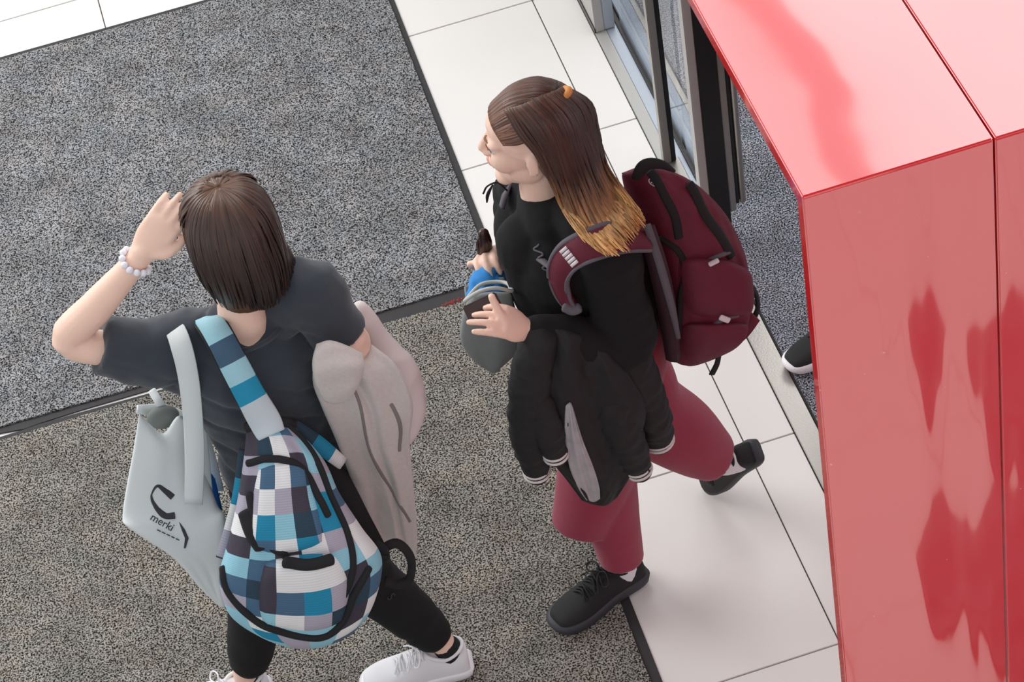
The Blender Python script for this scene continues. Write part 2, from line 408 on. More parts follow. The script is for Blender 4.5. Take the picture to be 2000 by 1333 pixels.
# sill strips
bm = bmesh.new(); box(bm, SILL, .192, -3.298, -.872, -.01, .006, .002)
setkind(obj('trim_1', bm, 'steel', smooth=False))
bm = bmesh.new(); box(bm, SILL, .170, -.870, 2.6, -.01, .005, .001)
t2 = setkind(obj('trim_2', bm, 'panelgrey', smooth=False))
bm = bmesh.new(); box(bm, .171, .206, -1.20, 2.6, -.01, .004, .001)
setkind(obj('trim_3', bm, 'alu', smooth=False))
bm = bmesh.new(); box(bm, .2065, .2275, -1.24, 2.6, -.01, .003)
box(bm, .2065, .2105, -1.24, 2.6, .003, .012); box(bm, .2235, .2275, -1.24, 2.6, .003, .012)
setkind(obj('trim_4', bm, 'rail', smooth=False))

# ================================================================== MATS
def poly(bm, pts, z): bm.faces.new([bm.verts.new((p[0], p[1], z)) for p in pts])
def make_mat(lbl, outer, inner, pile, loc, zb=.0045, zp=.010):
    t = thing('entrance_mat', lbl, 'mat', loc, None)
    bm = bmesh.new(); prism(bm, outer, .0006, zb, .001); obj('rubber_border', bm, 'rubber', t, False)
    bm = bmesh.new()
    # slightly uneven pile edge
    pts = []
    n = len(inner)
    for i in range(n):
        a = Vector(inner[i]); b = Vector(inner[(i + 1) % n]); L = (b - a).length; k = max(1, int(L / .012)); nr = Vector((-(b - a).y, (b - a).x)).normalized()
        for q in range(k):
            p = a.lerp(b, q / k); pts.append(p + nr * .0022 * noise.noise(V(p.x * 90, p.y * 90, 3)))
    prism(bm, pts, zb - .001, zp, .002); o = obj('carpet_pile', bm, pile, t, False)
    return t
G2 = lambda u, v: PZ(u, v, 0.004).to_2d()
rx = lambda y: -.409 - .0105 * (0.2 - y)          # inner hall edge of the mats
A_bot = [G2(*q) for q in ((900, 593), (500, 707), (300, 760), (160, 801), (75, 828), (50, 838), (0, 847))]
A_out = [(-3.6, .50), (rx(.455), .455), (rx(-1.14), A_bot[0].y)] + [tuple(p) for p in A_bot] + [(-3.6, -1.16)]
A_in = [(-3.58, .479), (rx(.44) - .016, .434)] + [(rx(-.9) - .024, -.95), (rx(-1.1) - .026, PZ(905, 565).y)] + [tuple(G2(*q)) for q in ((740, 612), (300, 749), (0, 836))] + [(-3.58, -1.10)]
make_mat('large speckled grey entrance mat behind the two women, touching the white tiles at top left', A_out, A_in, 'pile_cool', (-1.6, -.3, 0))
B_top = [G2(*q) for q in ((0, 854), (45, 840), (75, 829), (160, 805), (300, 766), (400, 735), (900, 596))]
B_out = [(-3.6, -1.18)] + [tuple(p) for p in B_top] + [(rx(-1.16), -1.17), (rx(-4.6), -4.6), (-3.6, -4.6)]
B_in = [(-3.58, -1.22)] + [tuple(G2(*q)) for q in ((0, 863), (300, 773), (735, 639), (900, 591))] + [(rx(-1.2) - .027, -1.19), (rx(-4.6) - .027, -4.57), (-3.58, -4.57)]
make_mat('speckled warm grey entrance mat in the foreground under both women\'s feet', B_out, B_in, 'pile_warm', (-1.6, -2.8, 0), zb=.0040, zp=.0095)
C_out = [(.195, -1.272), (.230, -1.272), (.230, -.96), (.300, -.96), (.300, 1.2), (2.5, 1.2), (2.5, -5.7), (.78, -5.7), (.70, -4.95), (.34, -4.80), (.34, -3.6), (.195, -3.6)]  # unseen near end stepped out to give dark reflections in the red front
C_in = [(.2, -1.277), (.232, -1.277), (.232, -.965), (.303, -.965), (.303, 1.19), (2.49, 1.19), (2.49, -5.69), (.79, -5.69), (.71, -4.94), (.35, -4.79), (.35, -3.59), (.2, -3.59)]
make_mat('dark speckled mat beyond the metal door sill, partly hidden by the red cladding', C_out, C_in, 'pile_dark', (1.2, -1.8, 0), zb=.003, zp=.009)
bm = bmesh.new(); random.seed(3)
for i in range(26):
    p = PZ(865 + i * 1.6 + random.uniform(-2, 2), 597 - i * .52 + random.uniform(-1.5, 1.5), .011)
    sweep(bm, [p, p + V(random.uniform(-.004, .004), random.uniform(-.004, .004), .003), p + V(random.uniform(-.008, .008), random.uniform(-.006, .006), 0)], [.0012] * 3, n=5, sub=2)
tag(obj('thread', bm, 'redthread'), 'frayed red threads at the mat joint beside the grey pouch bag', 'thread')

# ================================================================== DOOR
d = bpy.data.objects.new('door_1', None); COL.objects.link(d); d.location = (.15, -.87, 0); setkind(d)
def dpart(name, mt, *bx, bev=.002):
    bm = bmesh.new()
    for b in bx: box(bm, *b, bev)
    return obj(name, bm, mt, d, False)
H = 2.08
dpart('jamb', 'steel', (.143, .166, -.889, -.861, .006, H))
dpart('gasket', 'rail', (.1665, .181, -.887, -.863, .006, H))
dpart('jamb', 'panelgrey', (.143, .167, -1.262, -1.225, .006, H))
dpart('stile', 'rail', (.1675, .222, -1.266, -1.222, .006, H))
dpart('stile', 'steel', (.2225, .241, -1.262, -1.226, .12, H))
dpart('gasket', 'rail', (.2415, .252, -1.258, -1.230, .14, H))
bm = bmesh.new(); sweep(bm, [V(.264, -1.246, .14), V(.264, -1.246, 1.2), V(.264, -1.246, 1.9)], [.0105] * 3, n=20, sub=1)
obj('pull_handle', bm, 'steel', d)
bm = bmesh.new(); box(bm, .212, .220, -.858, -.262, .014, H - .02); obj('pane', bm, 'glass', d, False)
bm = bmesh.new(); box(bm, .212, .220, -1.220, -.892, .014, H - .02); obj('pane', bm, 'glass', d, False)
dpart('head_rail', 'panelgrey', (.14, .26, -1.27, -.25, H, H + .06))
bm = bmesh.new(); box(bm, .136, .165, -.245, 2.5, .006, 2.14, .002)
w1 = setkind(obj('wall_right', bm, 'panelgrey', smooth=False))
bm = bmesh.new(); box(bm, .1655, .200, -.243, 2.5, .006, 2.14, .002); obj('panel', bm, 'alu', w1, False)
bm = bmesh.new(); box(bm, .1325, .1358, -.245, 2.5, .006, .022); obj('seal', bm, 'rail', w1, False)

# ================================================================== RED CLADDING
ZR = 2.2
c0 = PZ(1567, 385, ZR); c1 = PZ(1942, 270, ZR); yF = (c0.y + c1.y) / 2; xL, xS = c0.x, c1.x
tl = ray(2120, 5850).normalized(); kz = tl.y / tl.z                    # lean of the front panels
Fy = lambda z: yF + (z - ZR) * kz
n_front = V(0, -1, -kz * -1).normalized()
def front_pt(u, v):
    r = ray(u, v); t = (Fy(0) - CAM.y + kz * CAM.z) / (r.y - kz * r.z); return CAM + r * t
bl = front_pt(1652, 1333); br = front_pt(1968, 1333)
def fx(p_top, b, z): return p_top + (b.x - p_top) * (ZR - z) / (ZR - b.z)
print('RED', c0, c1, 'bottom', bl, br, 'kz', kz, 'floor y', Fy(0))
red = thing('red_cladding', 'glossy red panelled cladding filling the right side, leaning over the door mat', 'cladding', (xL + .4, yF, 0))
W = xS - xL; g = .0018
def slab(name, top4, off, mt='red'):
    """four corners + offset vector -> thick bevelled panel"""
    bm = bmesh.new(); a = [bm.verts.new(p) for p in top4]; b = [bm.verts.new(p + off) for p in top4]
    fs = [bm.faces.new(a), bm.faces.new(b[::-1])]
    for i in range(4): fs.append(bm.faces.new((a[i], b[i], b[(i + 1) % 4], a[(i + 1) % 4])))
    bmesh.ops.recalc_face_normals(bm, faces=bm.faces)
    bmesh.ops.bevel(bm, geom=bm.edges[:], offset=.0025, segments=2, affect='EDGES')
    return obj(name, bm, mt, red, False)
yB = -1.45
for k in range(3):
    xa = xL + k * W + (g if k else 0); xb = xL + (k + 1) * W - g
    slab('top_panel', [V(xa, yF, ZR), V(xb, yF, ZR), V(xb, yB, ZR), V(xa, yB, ZR)], V(0, 0, -.03))
    la = lambda z: fx(xL, bl, z) if k == 0 else fx(xS, br, z) + (k - 1) * W
    lb = lambda z: fx(xS, br, z) + k * W
    zt = ZR - .0035
    slab('front_panel', [V(la(zt) + (g if k else 0), Fy(zt), zt), V(lb(zt) - g, Fy(zt), zt), V(lb(.0) - g, Fy(.012), .012), V(la(.0) + (g if k else 0), Fy(.012), .012)], V(0, .03, 0), 'red_front')
bm = bmesh.new()
box(bm, xL + .06, xL + 3 * W - .05, yF + .04, yF + .08, ZR - .12, ZR - .032); box(bm, xL + .9, xL + .94, yF + .05, yB, ZR - .12, ZR - .032)
for yy in (yB - .05,): box(bm, xL + .88, xL + .94, yy - .05, yy, .0095, ZR - .032)
box(bm, xL + .06, xL + .94, yB - .1, yB - .05, ZR - .1, ZR - .032)
obj('support_frame', bm, 'rail', red, False)

# ================================================================== PEOPLE HELPERS
def head_prims(bm, Mx, s=1.0):
    """local: x forward, y left, z up, origin between the ears"""
    def E(c, r, rot=None):
        q = bmesh.ops.create_uvsphere(bm, u_segments=18, v_segments=12, radius=1)
        mt = Mx @ Matrix.Translation(Vector(c) * s) @ (rot.to_4x4() if rot else Matrix.Identity(4)) @ Matrix.Diagonal((r[0] * s, r[1] * s, r[2] * s, 1))
        bmesh.ops.transform(bm, matrix=mt, verts=q['verts'])
    P = lambda *c: Mx @ (Vector(c) * s)
    E((-.014, 0, .028), (.096, .075, .084)); E((.03, 0, -.01), (.058, .06, .075)); E((.035, 0, .04), (.052, .058, .05))
    E((.04, 0, -.072), (.042, .042, .036)); E((.068, 0, -.097), (.023, .028, .018))
    for q in (1, -1):
        E((.052, q * .034, -.026), (.032, .026, .03)); E((.018, q * .042, -.055), (.035, .016, .028))
        E((.066, q * .03, .020), (.020, .026, .011))
        E((-.006, q * .077, -.006), (.014, .005, .027), Matrix.Rotation(.25 * -q, 3, 'Z')); E((.000, q * .074, -.028), (.007, .004, .009))
        E((.094, q * .010, -.031), (.009, .007, .007))
    sweep(bm, [P(.078, 0, .022), P(.094, 0, -.004), P(.103, 0, -.024)], [.0085 * s, .009 * s, .0105 * s], n=10, sub=2)
    E((.078, 0, -.055), (.018, .026, .018)); E((.087, 0, -.052), (.010, .021, .0055)); E((.085, 0, -.064), (.010, .018, .006))
def face_parts(Mx, who, s=1.0):
    P = lambda *c: Mx @ (Vector(c) * s)
    for q in (1, -1):
        bm = bmesh.new(); ell(bm, P(.0735, q * .031, .002), .0118 * s); e = obj('eye', bm, 'eyewhite', who)
        bm = bmesh.new(); ell(bm, P(.0805, q * .0315, .002), .006 * s); sub(obj('iris', bm, 'iris'), e)
        bm = bmesh.new(); sweep(bm, [P(.088, q * .014, .020), P(.087, q * .03, .026), P(.074, q * .048, .022)], [(.0022, .0015), (.0026, .002), (.001, .001)], n=8, sub=4); obj('eyebrow', bm, 'brow', who)
        bm = bmesh.new(); sweep(bm, [P(.086, q * .018, .006), P(.0875, q * .031, .0105), P(.077, q * .044, .004)], [.0012, .0016, .001], n=8, sub=4); obj('eyelid', bm, 'brow', who)
    bm = bmesh.new()
    sweep(bm, [P(.084, -.022, -.058), P(.0965, 0, -.0545), P(.084, .022, -.058)], [.002 * s, .0046 * s, .002 * s], n=8, sub=5)
    sweep(bm, [P(.083, -.018, -.0605), P(.094, 0, -.0650), P(.083, .018, -.0605)], [.002 * s, .0052 * s, .002 * s], n=8, sub=5)
    obj('lips', bm, 'lip', who)
def sub(o, parent):
    o.parent = parent
    wp = Matrix.Translation(parent.parent.location).inverted() if parent.parent else Matrix.Identity(4)
    # parent part has identity basis, its parent-inverse cancels the root, so the world stays as built
    o.matrix_parent_inverse = Matrix.Identity(4)
    return o
def frame(origin, fwd, up=(0, 0, 1)):
    x = Vector(fwd).normalized(); z = Vector(up); z = (z - x * z.dot(x)).normalized(); y = z.cross(x)
    m = Matrix((x, y, z)).transposed().to_4x4(); m.translation = Vector(origin); return m
def hand(bm, wrist, knuck, palm_n, curl, spread=.019, L=(.072, .080, .074, .058), thumb=1, fr=.0082, thumb_to=None):
    """palm from wrist to knuckles, four fingers that curl towards palm_n, thumb at the side"""
    wrist = Vector(wrist); knuck = Vector(knuck); f = (knuck - wrist).normalized(); n = Vector(palm_n); n = (n - f * n.dot(f)).normalized()
    s = f.cross(n) * thumb                         # towards the thumb side
    W_ = .037
    sweep(bm, [wrist - f * .02, wrist + f * .01, wrist.lerp(knuck, .55), knuck], [(.024, .018), (.025, .017), (W_, .015), (W_ + .001, .0115)], side=s, n=16)
    ex = []
    for i in range(4):
        o = s * (.0285 - i * spread); b = knuck + o - f * (.004 + .003 * abs(i - 1)); ang = 0; p = b - f * .02; pts = [p, b]; rr = [fr * 1.05, fr * 1.08]; c = curl[i] if isinstance(curl, (list, tuple)) else curl
        d_ = f; seg = [L[i] * .45, L[i] * .32, L[i] * .26]; q = b
        fan = s * (.10 * (1.5 - i) / 1.5)
        for k in range(3):
            ang += c * (1.0, 1.1, .7)[k]; d_ = ((f + fan) * math.cos(ang) + n * math.sin(ang)).normalized(); q = q + d_ * seg[k]; pts.append(q); rr.append(fr * (1.0, .92, .78)[k])
        sweep(bm, pts, rr, n=10, sub=3); ex.append(q)
    tb = wrist.lerp(knuck, .3) + s * .022
    if thumb_to is not None:
        te = Vector(thumb_to); mid = tb.lerp(te, .55) + s * .014
        sweep(bm, [tb - s * .012, tb.lerp(mid, .6), mid, te], [.014, .0125, .0105, .0085], n=10, sub=3)
    else:
        sweep(bm, [tb - s * .012, tb + s * .016 + f * .02, tb + s * .026 + f * .048 + n * .01, tb + s * .026 + f * .072 + n * .018], [.014, .0125, .0105, .0085], n=10, sub=3)
    return ex

def shoe(who, heel, fwd, up, mU, mS, mL, collar, length=.268, lab=None, chunky=0.0, sh=.026, sc=1.0):
    """heel: rear bottom point of the sole"""
    X = Vector(fwd).normalized(); Z = Vector(up); Z = (Z - X * Z.dot(X)).normalized(); Y = Z.cross(X); O = Vector(heel)
    P = lambda x, y, z: O + X * (x * length / .268) + Y * y * sc + Z * z * sc
    prof = [(0.002, .018), (.008, .028), (.03, .034), (.07, .034), (.11, .035), (.15, .041), (.19, .046), (.225, .043), (.25, .034), (.263, .020), (.268, .006)]
    pr = cr([V(a, b, 0) for a, b in prof], 3)
    # sole
    bm = bmesh.new(); rings = []
    sh2 = sh + chunky
    for (q, zf) in ((.0, .9), (.15, 1.0 + chunky * 4), (.8, 1.04 + chunky * 4), (1.0, .96)):
        ring = []
        for p in pr: ring.append(bm.verts.new(P(.134 + (p.x - .134) * (zf if zf > .95 else .98), p.y * zf + .0, sh2 * q + (.010 * max(0, (p.x - .22) / .05) ** 2 * (1 - q)))))
        for p in pr[::-1]: ring.append(bm.verts.new(P(.134 + (p.x - .134) * (zf if zf > .95 else .98), -p.y * zf, sh2 * q + (.010 * max(0, (p.x - .22) / .05) ** 2 * (1 - q)))))
        rings.append(ring)
    n = len(rings[0])
    for a, b in zip(rings, rings[1:]):
        for j in range(n): bm.faces.new((a[j], a[(j + 1) % n], b[(j + 1) % n], b[j]))
    bm.faces.new(rings[0][::-1]); bm.faces.new(rings[-1])
    # upper
    bu = bmesh.new(); hs = [(.006, .055), (.02, .070), (.05, .072), (.08, .074), (.105, .074), (.135, .062), (.17, .046), (.205, .034), (.235, .027), (.255, .019), (.262, .008)]
    hh = cr([V(a, b, 0) for a, b in hs], 3); rings = []
    def wid(x):
        for a, b in zip(pr, pr[1:]):
            if a.x <= x <= b.x: return a.y + (b.y - a.y) * (x - a.x) / max(1e-6, b.x - a.x)
        return .006
    for p in hh:
        w_ = max(.004, wid(p.x) - .0015); ring = []
        for j in range(17):
            a = math.pi * j / 16; c = math.cos(a); s_ = math.sin(a); open_ = 1 - .28 * max(0, 1 - abs(p.x - .05) / .06) * s_
            ring.append(bu.verts.new(P(p.x, math.copysign(abs(c) ** .75, c) * w_ * (1 - .22 * s_ * 0), sh2 * .7 + (p.y) * (s_ ** .8) * open_)))
        rings.append(ring)
    for a, b in zip(rings, rings[1:]):
        for j in range(16): bu.faces.new((a[j], a[j + 1], b[j + 1], b[j]))
    bu.faces.new(rings[0]); bu.faces.new(rings[-1][::-1])
    so = obj('shoe', bu, mU, who)
    if lab: so['label'] = lab
    sub(obj('sole', bm, mS), so)
    # collar
    bm = bmesh.new(); pts = []
    for i in range(17):
        a = 2 * math.pi * i / 16; x = .058 + .046 * math.cos(a); pts.append(P(x, .0265 * math.sin(a), sh2 * .7 + .058 + .012 * max(0, -math.cos(a)) + .010 * max(0, math.cos(a))))
    sweep(bm, pts, [.0055] * 17, n=8, sub=2); sub(obj('collar', bm, collar), so)
    # tongue, eyelets and laces
    bm = bmesh.new()
    for i, x in enumerate((.112, .128, .144, .160, .176)):
        z = sh2 * .7 + .074 - .30 * max(0, x - .108) ** 1.0 * 1.25
        s1 = 1 if i % 2 else -1
        sweep(bm, [P(x, -.021, z - .006), P(x + .005 * s1, 0, z + .0055), P(x + .007, .021, z - .006)], [(.0032, .0018)] * 3, side=X, n=6, sub=4)
        sweep(bm, [P(x + .008, -.021, z - .010), P(x + .002, 0, z + .0045), P(x - .002, .021, z - .006)], [(.0032, .0018)] * 3, side=X, n=6, sub=4)
    z = sh2 * .7 + .078
    for q in (1, -1):
        sweep(bm, [P(.118, 0, z), P(.112, q * .018, z + .012), P(.122, q * .040, z - .002), P(.132, q * .030, z - .012), P(.122, q * .006, z - .002)], [.0022] * 5, n=6, sub=5)
        sweep(bm, [P(.118, 0, z), P(.135, q * .014, z + .002), P(.15, q * .034, z - .022)], [.002] * 3, n=6, sub=4)
    sub(obj('laces', bm, mL), so)
    return so

def locks(name, mt, who, guides, n, r, jit=.004, layers=1, shorten=.12, tip0=0, tip1=1, flat=.45, nseg=3, inner=None, steps=5, seed=1):
    """hair: locks run between guide curves (each guide: list of points root -> tip)"""
    random.seed(seed); bm = bmesh.new(); lay = bm.verts.layers.float_vector.new('tip')
    k = len(guides[0]); cols = [cr([g_[i] for g_ in guides], 8) for i in range(k)]; m_ = len(cols[0]) - 1
    def guide(t):
        x = t * m_; i = min(int(x), m_ - 1); return [c[i].lerp(c[i + 1], x - i) for c in cols]
    cen = sum((p for g_ in guides for p in g_), Vector()) / (len(guides) * k)
    for q in range(n):
        t = (q + random.random()) / n; pts = guide(t); pts2 = guide(min(1, t + .01)); L_ = random.randrange(layers)
        ph = random.random() * 10; sh_ = 1 - random.random() * shorten; out = []
        curve = cr(pts, steps); N = len(curve); N2 = max(4, int(N * sh_))
        for i in range(N2):
            p = curve[i]; f = i / (N - 1)
            j = Vector((noise.noise(V(ph, f * 3, 0)), noise.noise(V(ph, f * 3, 5)), noise.noise(V(ph, f * 3, 9)))) * jit * (0.5 + 2.2 * f)
            out.append(p + j + ((inner - p) * (.05 * L_) if inner is not None else Vector()))
        side = [(pts2[min(k - 1, int(i / max(1, N2) * k))] - pts[min(k - 1, int(i / max(1, N2) * k))]) for i in range(N2)]
        side = [s if s.length > 1e-7 else V(1, 0, .1) for s in side]
        rad = [(r * (1 - .75 * max(0, (i / (N2 - 1) - .75) / .25)) * (.8 + .4 * ((q * 7) % 5) / 5), r * flat * (1 - .75 * max(0, (i / (N2 - 1) - .75) / .25))) for i in range(N2)]
        sweep(bm, out, rad, side=side, n=6, sub=1, caps=False, lay=lay, tipv=(tip0, tip0 + (tip1 - tip0) * sh_ * random.uniform(.92, 1.06), random.random()))
    bmesh.ops.recalc_face_normals(bm, faces=bm.faces)
    me = bpy.data.meshes.new(name); bm.to_mesh(me); bm.free(); return link(name, me, mt, who)

def proj(p):
    q = p - CAM; z = q.dot(FW); return 1000 + FPX * q.dot(RI) / z, 666.5 + FPX * q.dot(DN) / z
def pxab(pl, pts, off=0.002):
    """positions on a cushion's front surface"""
    if not hasattr(pl, 'tab'): pl.tab = [(i / 50, j / 60, *proj(pl.F(i / 50, j / 60))) for i in range(51) for j in range(61)]
    out = []
    for u, v in pts:
        b = min(pl.tab, key=lambda t: (t[2] - u) ** 2 + (t[3] - v) ** 2); out.append((b[0], b[1]))
    return out
TOCAM = -FW
def surf(o, u, v, off=.001):
    r = ray(u, v).normalized(); ok, loc, n, _ = o.ray_cast(CAM, r)
    return (loc + n * off, n) if ok else (CAM + r * 5, -r)
def rows(w, R):
    """rows of (u, v) with one depth per row, or (u, v, d)"""
    out = []
    for r in R:
        d, pts = r; out.append([w(p[0], p[1], (p[2] if len(p) > 2 else 0) + d) for p in pts])
    return out
def ribbon(name, mt, parent, pts, width, thick, side, nsub=6, uvw=None):
    """flat strap with UVs along its length"""
    P = cr(pts, nsub); bm = bmesh.new(); uvl = bm.loops.layers.uv.new('UVMap'); R = []; dist = 0
    wd = cr([V(w_, 0, 0) for w_ in (width if isinstance(width, list) else [width] * len(pts))], nsub)
    for i, p in enumerate(P):
        t = (P[min(i + 1, len(P) - 1)] - P[max(0, i - 1)]).normalized(); n = Vector(side(i / (len(P) - 1)) if callable(side) else side); n = (n - t * n.dot(t)).normalized(); s = t.cross(n)
        if i: dist += (p - P[i - 1]).length
        w_ = wd[i].x / 2; h = thick / 2
        R.append(([bm.verts.new(p + s * a + n * b) for a, b in ((-w_, 0), (-w_ * .92, h), (0, h * 1.25), (w_ * .92, h), (w_, 0), (w_ * .92, -h), (0, -h), (-w_ * .92, -h))], dist))
    U = [0, .1, .5, .9, 1, .9, .5, .1]
    for (a, da), (b, db) in zip(R, R[1:]):
        for j in range(8):
            k = (j + 1) % 8; f = bm.faces.new((a[j], a[k], b[k], b[j]))
            for lp, uv in zip(f.loops, ((U[j], da), (U[k], da), (U[k], db), (U[j], db))): lp[uvl].uv = (uv[0] * .045 + .052 * 134 + .002, uv[1] * .68)
    bm.faces.new(R[0][0][::-1]); bm.faces.new(R[-1][0]); return obj(name, bm, mt, parent)

for k_, c_ in (('strap_pale', (160, 208, 222)), ('strap_slate', (62, 92, 118)), ('strap_teal', (22, 142, 180)), ('strap_grey', (196, 206, 214))): M[k_] = mat(k_, c_, .75, bump=.3, bscale=500)
# ================================================================== WOMAN IN THE FOREGROUND LEFT (W1)
w1 = Who(690, 1325)
p1 = thing('person', 'woman in charcoal T-shirt with brown bob seen from behind, hand raised to her hair', 'person', w1.g)
S1 = V(.985, .15, 0).normalized(); F1 = V(-.15, .985, 0)
pel = w1(588, 930); wai = w1(548, 815); che = w1(505, 700, .0); upp = w1(482, 640, .0); nb = w1(474, 612, .02)
HC1 = w1(450, 448, -.01)
LS = w1(362, 668, .0); LE = w1(134, 662, -.005); LW = w1(268, 508, -.02)
RS = w1(598, 560, .0); RE = w1(686, 672, .03); RW = w1(655, 600, -.20)
LH = w1(545, 960); RH = w1(628, 945)
heelR = PZ(924, 1300, .0097); fR = (PZ(725, 1345, .0097) - heelR).normalized(); ankR = heelR + fR * .050 + V(0, 0, .10)
fL = V(-.985, -.12, 0).normalized(); ankL = PZ(484, 1322, .105); heelL = V(ankL.x, ankL.y, .0097) - fL * .050
KL = w1(505, 1135, -.03); KR = w1(708, 1118, -.05)
print('W1 z', {k: tuple(round(c, 2) for c in v) for k, v in dict(pel=pel, wai=wai, che=che, HC=HC1, LS=LS, LE=LE, LW=LW, RS=RS, RE=RE, LH=LH, RH=RH, KL=KL, KR=KR, ankR=ankR, ankL=ankL).items()})
H1 = frame(HC1, V(-.35, .93, .02))
bm = bmesh.new()
head_prims(bm, H1)
sweep(bm, [HC1 + V(0, -.01, -.02), nb.lerp(HC1, .35), nb, upp.lerp(che, .2)], [.05, .047, .052, .06], n=20)
sweep(bm, [upp, che, wai, pel, pel + V(0, 0, -.08)], [(.13, .06), (.135, .085), (.108, .078), (.145, .10), (.12, .09)], side=S1, n=28)
sweep(bm, [upp + S1 * -.05, LS, w1(225, 681, 0), LE, LE.lerp(LW, .4), LW, LW.lerp(w1(322, 428, -.03), .2)], [.05, .05, .039, .037, .036, .024, .024], n=16)
sweep(bm, [upp + S1 * .05, RS, RS.lerp(RE, .5), RE, RE.lerp(RW, .5), RW], [.05, .048, .040, .042, .034, .024], n=16)
sweep(bm, [LH, LH.lerp(KL, .5), KL, KL.lerp(ankL, .4), ankL + V(0, 0, .03), ankL + V(0, 0, -.02)], [.075, .065, .05, .046, .031, .031], n=16)
sweep(bm, [RH, RH.lerp(KR, .5), KR, KR.lerp(ankR, .4), ankR.lerp(KR, .08), ankR + V(0, 0, -.02)], [.075, .065, .05, .046, .031, .031], n=16)
hand(bm, LW, w1(320, 436, -.03), V(.75, .75, .0), [.42, .42, .40, .38], thumb=-1, fr=.0088, spread=.0185)
hand(bm, RW, RW + V(-.05, .07, -.01), V(0, 0, -1), .5, thumb=1)
remesh('body', bm, .0045, 'skin', p1, smooth=2)
face_parts(H1, p1)
# t-shirt
def sleeve_fold(p, n): return folds(.004, 9, 9, 16, 3)(p, n)
bm = bmesh.new()
sweep(bm, [upp + V(0, 0, .032), upp.lerp(che, .45), che, wai, wai.lerp(pel, .6)], [(.085, .056), (.165, .082), (.172, .105), (.150, .100), (.160, .112)], side=S1, n=36, caps=True)
sweep(bm, [upp + S1 * -.03 + V(0, 0, -.01), LS + V(0, 0, -.005), w1(300, 690, 0), w1(240, 684, 0), w1(200, 676, 0)], [(.055, .055), (.066, .068), (.066, .066), (.062, .062), (.058, .058)], n=24, caps=False)
sweep(bm, [upp + S1 * .03 + V(0, 0, -.01), RS, w1(630, 602, .01), w1(662, 650, .02)], [(.055, .055), (.062, .062), (.060, .060), (.058, .056)], n=24, caps=False)
sweep(bm, [w1(430, 740, 0), w1(330, 720, 0), w1(240, 700, 0)], [(.07, .05), (.045, .04), (.03, .03)], n=16)
ff = folds(.007, 6, 6, 13, 1); f2 = folds(.006, 14, 14, 5, 4)
remesh('t_shirt', bm, .006, 'tee', p1, smooth=3, fn=lambda q, n: ff(q, n) + f2(q, n) - .006 * math.exp(-((math.sin((q.x * 1.2 + q.z * 1.6) * 22)) / .35) ** 2) * (1 if q.z < 1.22 else .3))
bm = bmesh.new(); pts = []
for i in range(21):
    a = 2 * math.pi * i / 20; pts.append(nb + V(0, -.014, -.030) + S1 * (.080 * math.cos(a)) + F1 * (.064 * math.sin(a) + .004) + V(0, 0, -.012 * max(0, math.sin(a))))
sweep(bm, pts, [(.006, .0045)] * 21, n=8, sub=2); obj('collar', bm, 'tee', p1)
# trousers
bm = bmesh.new()
sweep(bm, [wai.lerp(pel, .35), pel, pel + V(0, 0, -.09)], [(.140, .100), (.165, .122), (.14, .11)], side=S1, n=30)
sweep(bm, [LH, LH.lerp(KL, .5), KL, KL.lerp(ankL, .5), ankL.lerp(KL, .22)], [.098, .085, .070, .062, .050], n=24)
sweep(bm, [RH, RH.lerp(KR, .5), KR, KR.lerp(ankR, .5), ankR.lerp(KR, .30)], [.098, .085, .070, .064, .052], n=24)
remesh('trousers', bm, .007, 'trouser_black', p1, smooth=2, fn=folds(.004, 12, 12, 12, 5))
for a, k in ((ankL, KL), (ankR, KR)):
    bm = bmesh.new(); q = a.lerp(k, .20); q2 = a.lerp(k, .28); sweep(bm, [q, q.lerp(q2, .5), q2], [.051, .0545, .057], n=24, sub=3); obj('trouser_cuff', bm, 'trouser_black', p1)
# cuff mark: small stitched zig-zag
bm = bmesh.new(); kq = KR.lerp(ankR, .30) + TOCAM * .074
textmark = kq
# shoes
for hl, f_, an, lab in ((heelR, fR, ankR, None), (heelL, fL, ankL, None)):
    shoe(p1, hl, f_, V(0, 0, 1), 'white_canvas', 'white_sole', 'white_sole', 'white_canvas', length=.276, sc=1.16)
    b2 = bmesh.new(); sweep(b2, [an + V(0, 0, -.05), an + V(0, 0, -.02), an + V(0, 0, -.004)], [(.034, .030), (.034, .031), (.034, .031)], side=f_, n=20); obj('sock', b2, 'sock_black', p1)
bm.free()
# bracelet of beads
bm = bmesh.new(); ax = (LW - LE).normalized(); q = V(0, 0, 1); s_ = ax.cross(q).normalized(); t_ = ax.cross(s_); bc = LE.lerp(LW, .97)
for i in range(13):
    a = 2 * math.pi * i / 13; ell(bm, bc + s_ * .031 * math.cos(a) + t_ * .031 * math.sin(a) + ax * .004 * math.sin(a * 2), (.0075, .0075, .0075), n=10)
obj('bracelet', bm, 'bead', p1)
# bob hair: guides run from the crown over the skull, then hang
def hg(phi, zend, r=.103, drop=.115, fl=0.0):
    """phi: 0 = back of the head, in head frame"""
    X = H1.to_3x3() @ V(1, 0, 0); Y = H1.to_3x3() @ V(0, 1, 0); Z = V(0, 0, 1); dirv = (X * -math.cos(phi) + Y * math.sin(phi)); side = abs(math.sin(phi)); rr = r * (1 - .16 * side); c = HC1 + X * -.008
    pts = [c + Z * .1245 + dirv * .001, c + Z * .1135 + dirv * rr * .55, c + Z * .072 + dirv * rr * .93, c + Z * .005 + dirv * (rr + .006), c + Z * (zend * .5) + dirv * (rr + .006), c + Z * zend + dirv * (rr - .012 + fl)]
    return pts
g1 = [hg(math.radians(a), z) for a, z in ((-118, -.10), (-95, -.13), (-70, -.155), (-40, -.168), (-15, -.172), (15, -.172), (40, -.165), (70, -.152), (95, -.125), (118, -.09))]
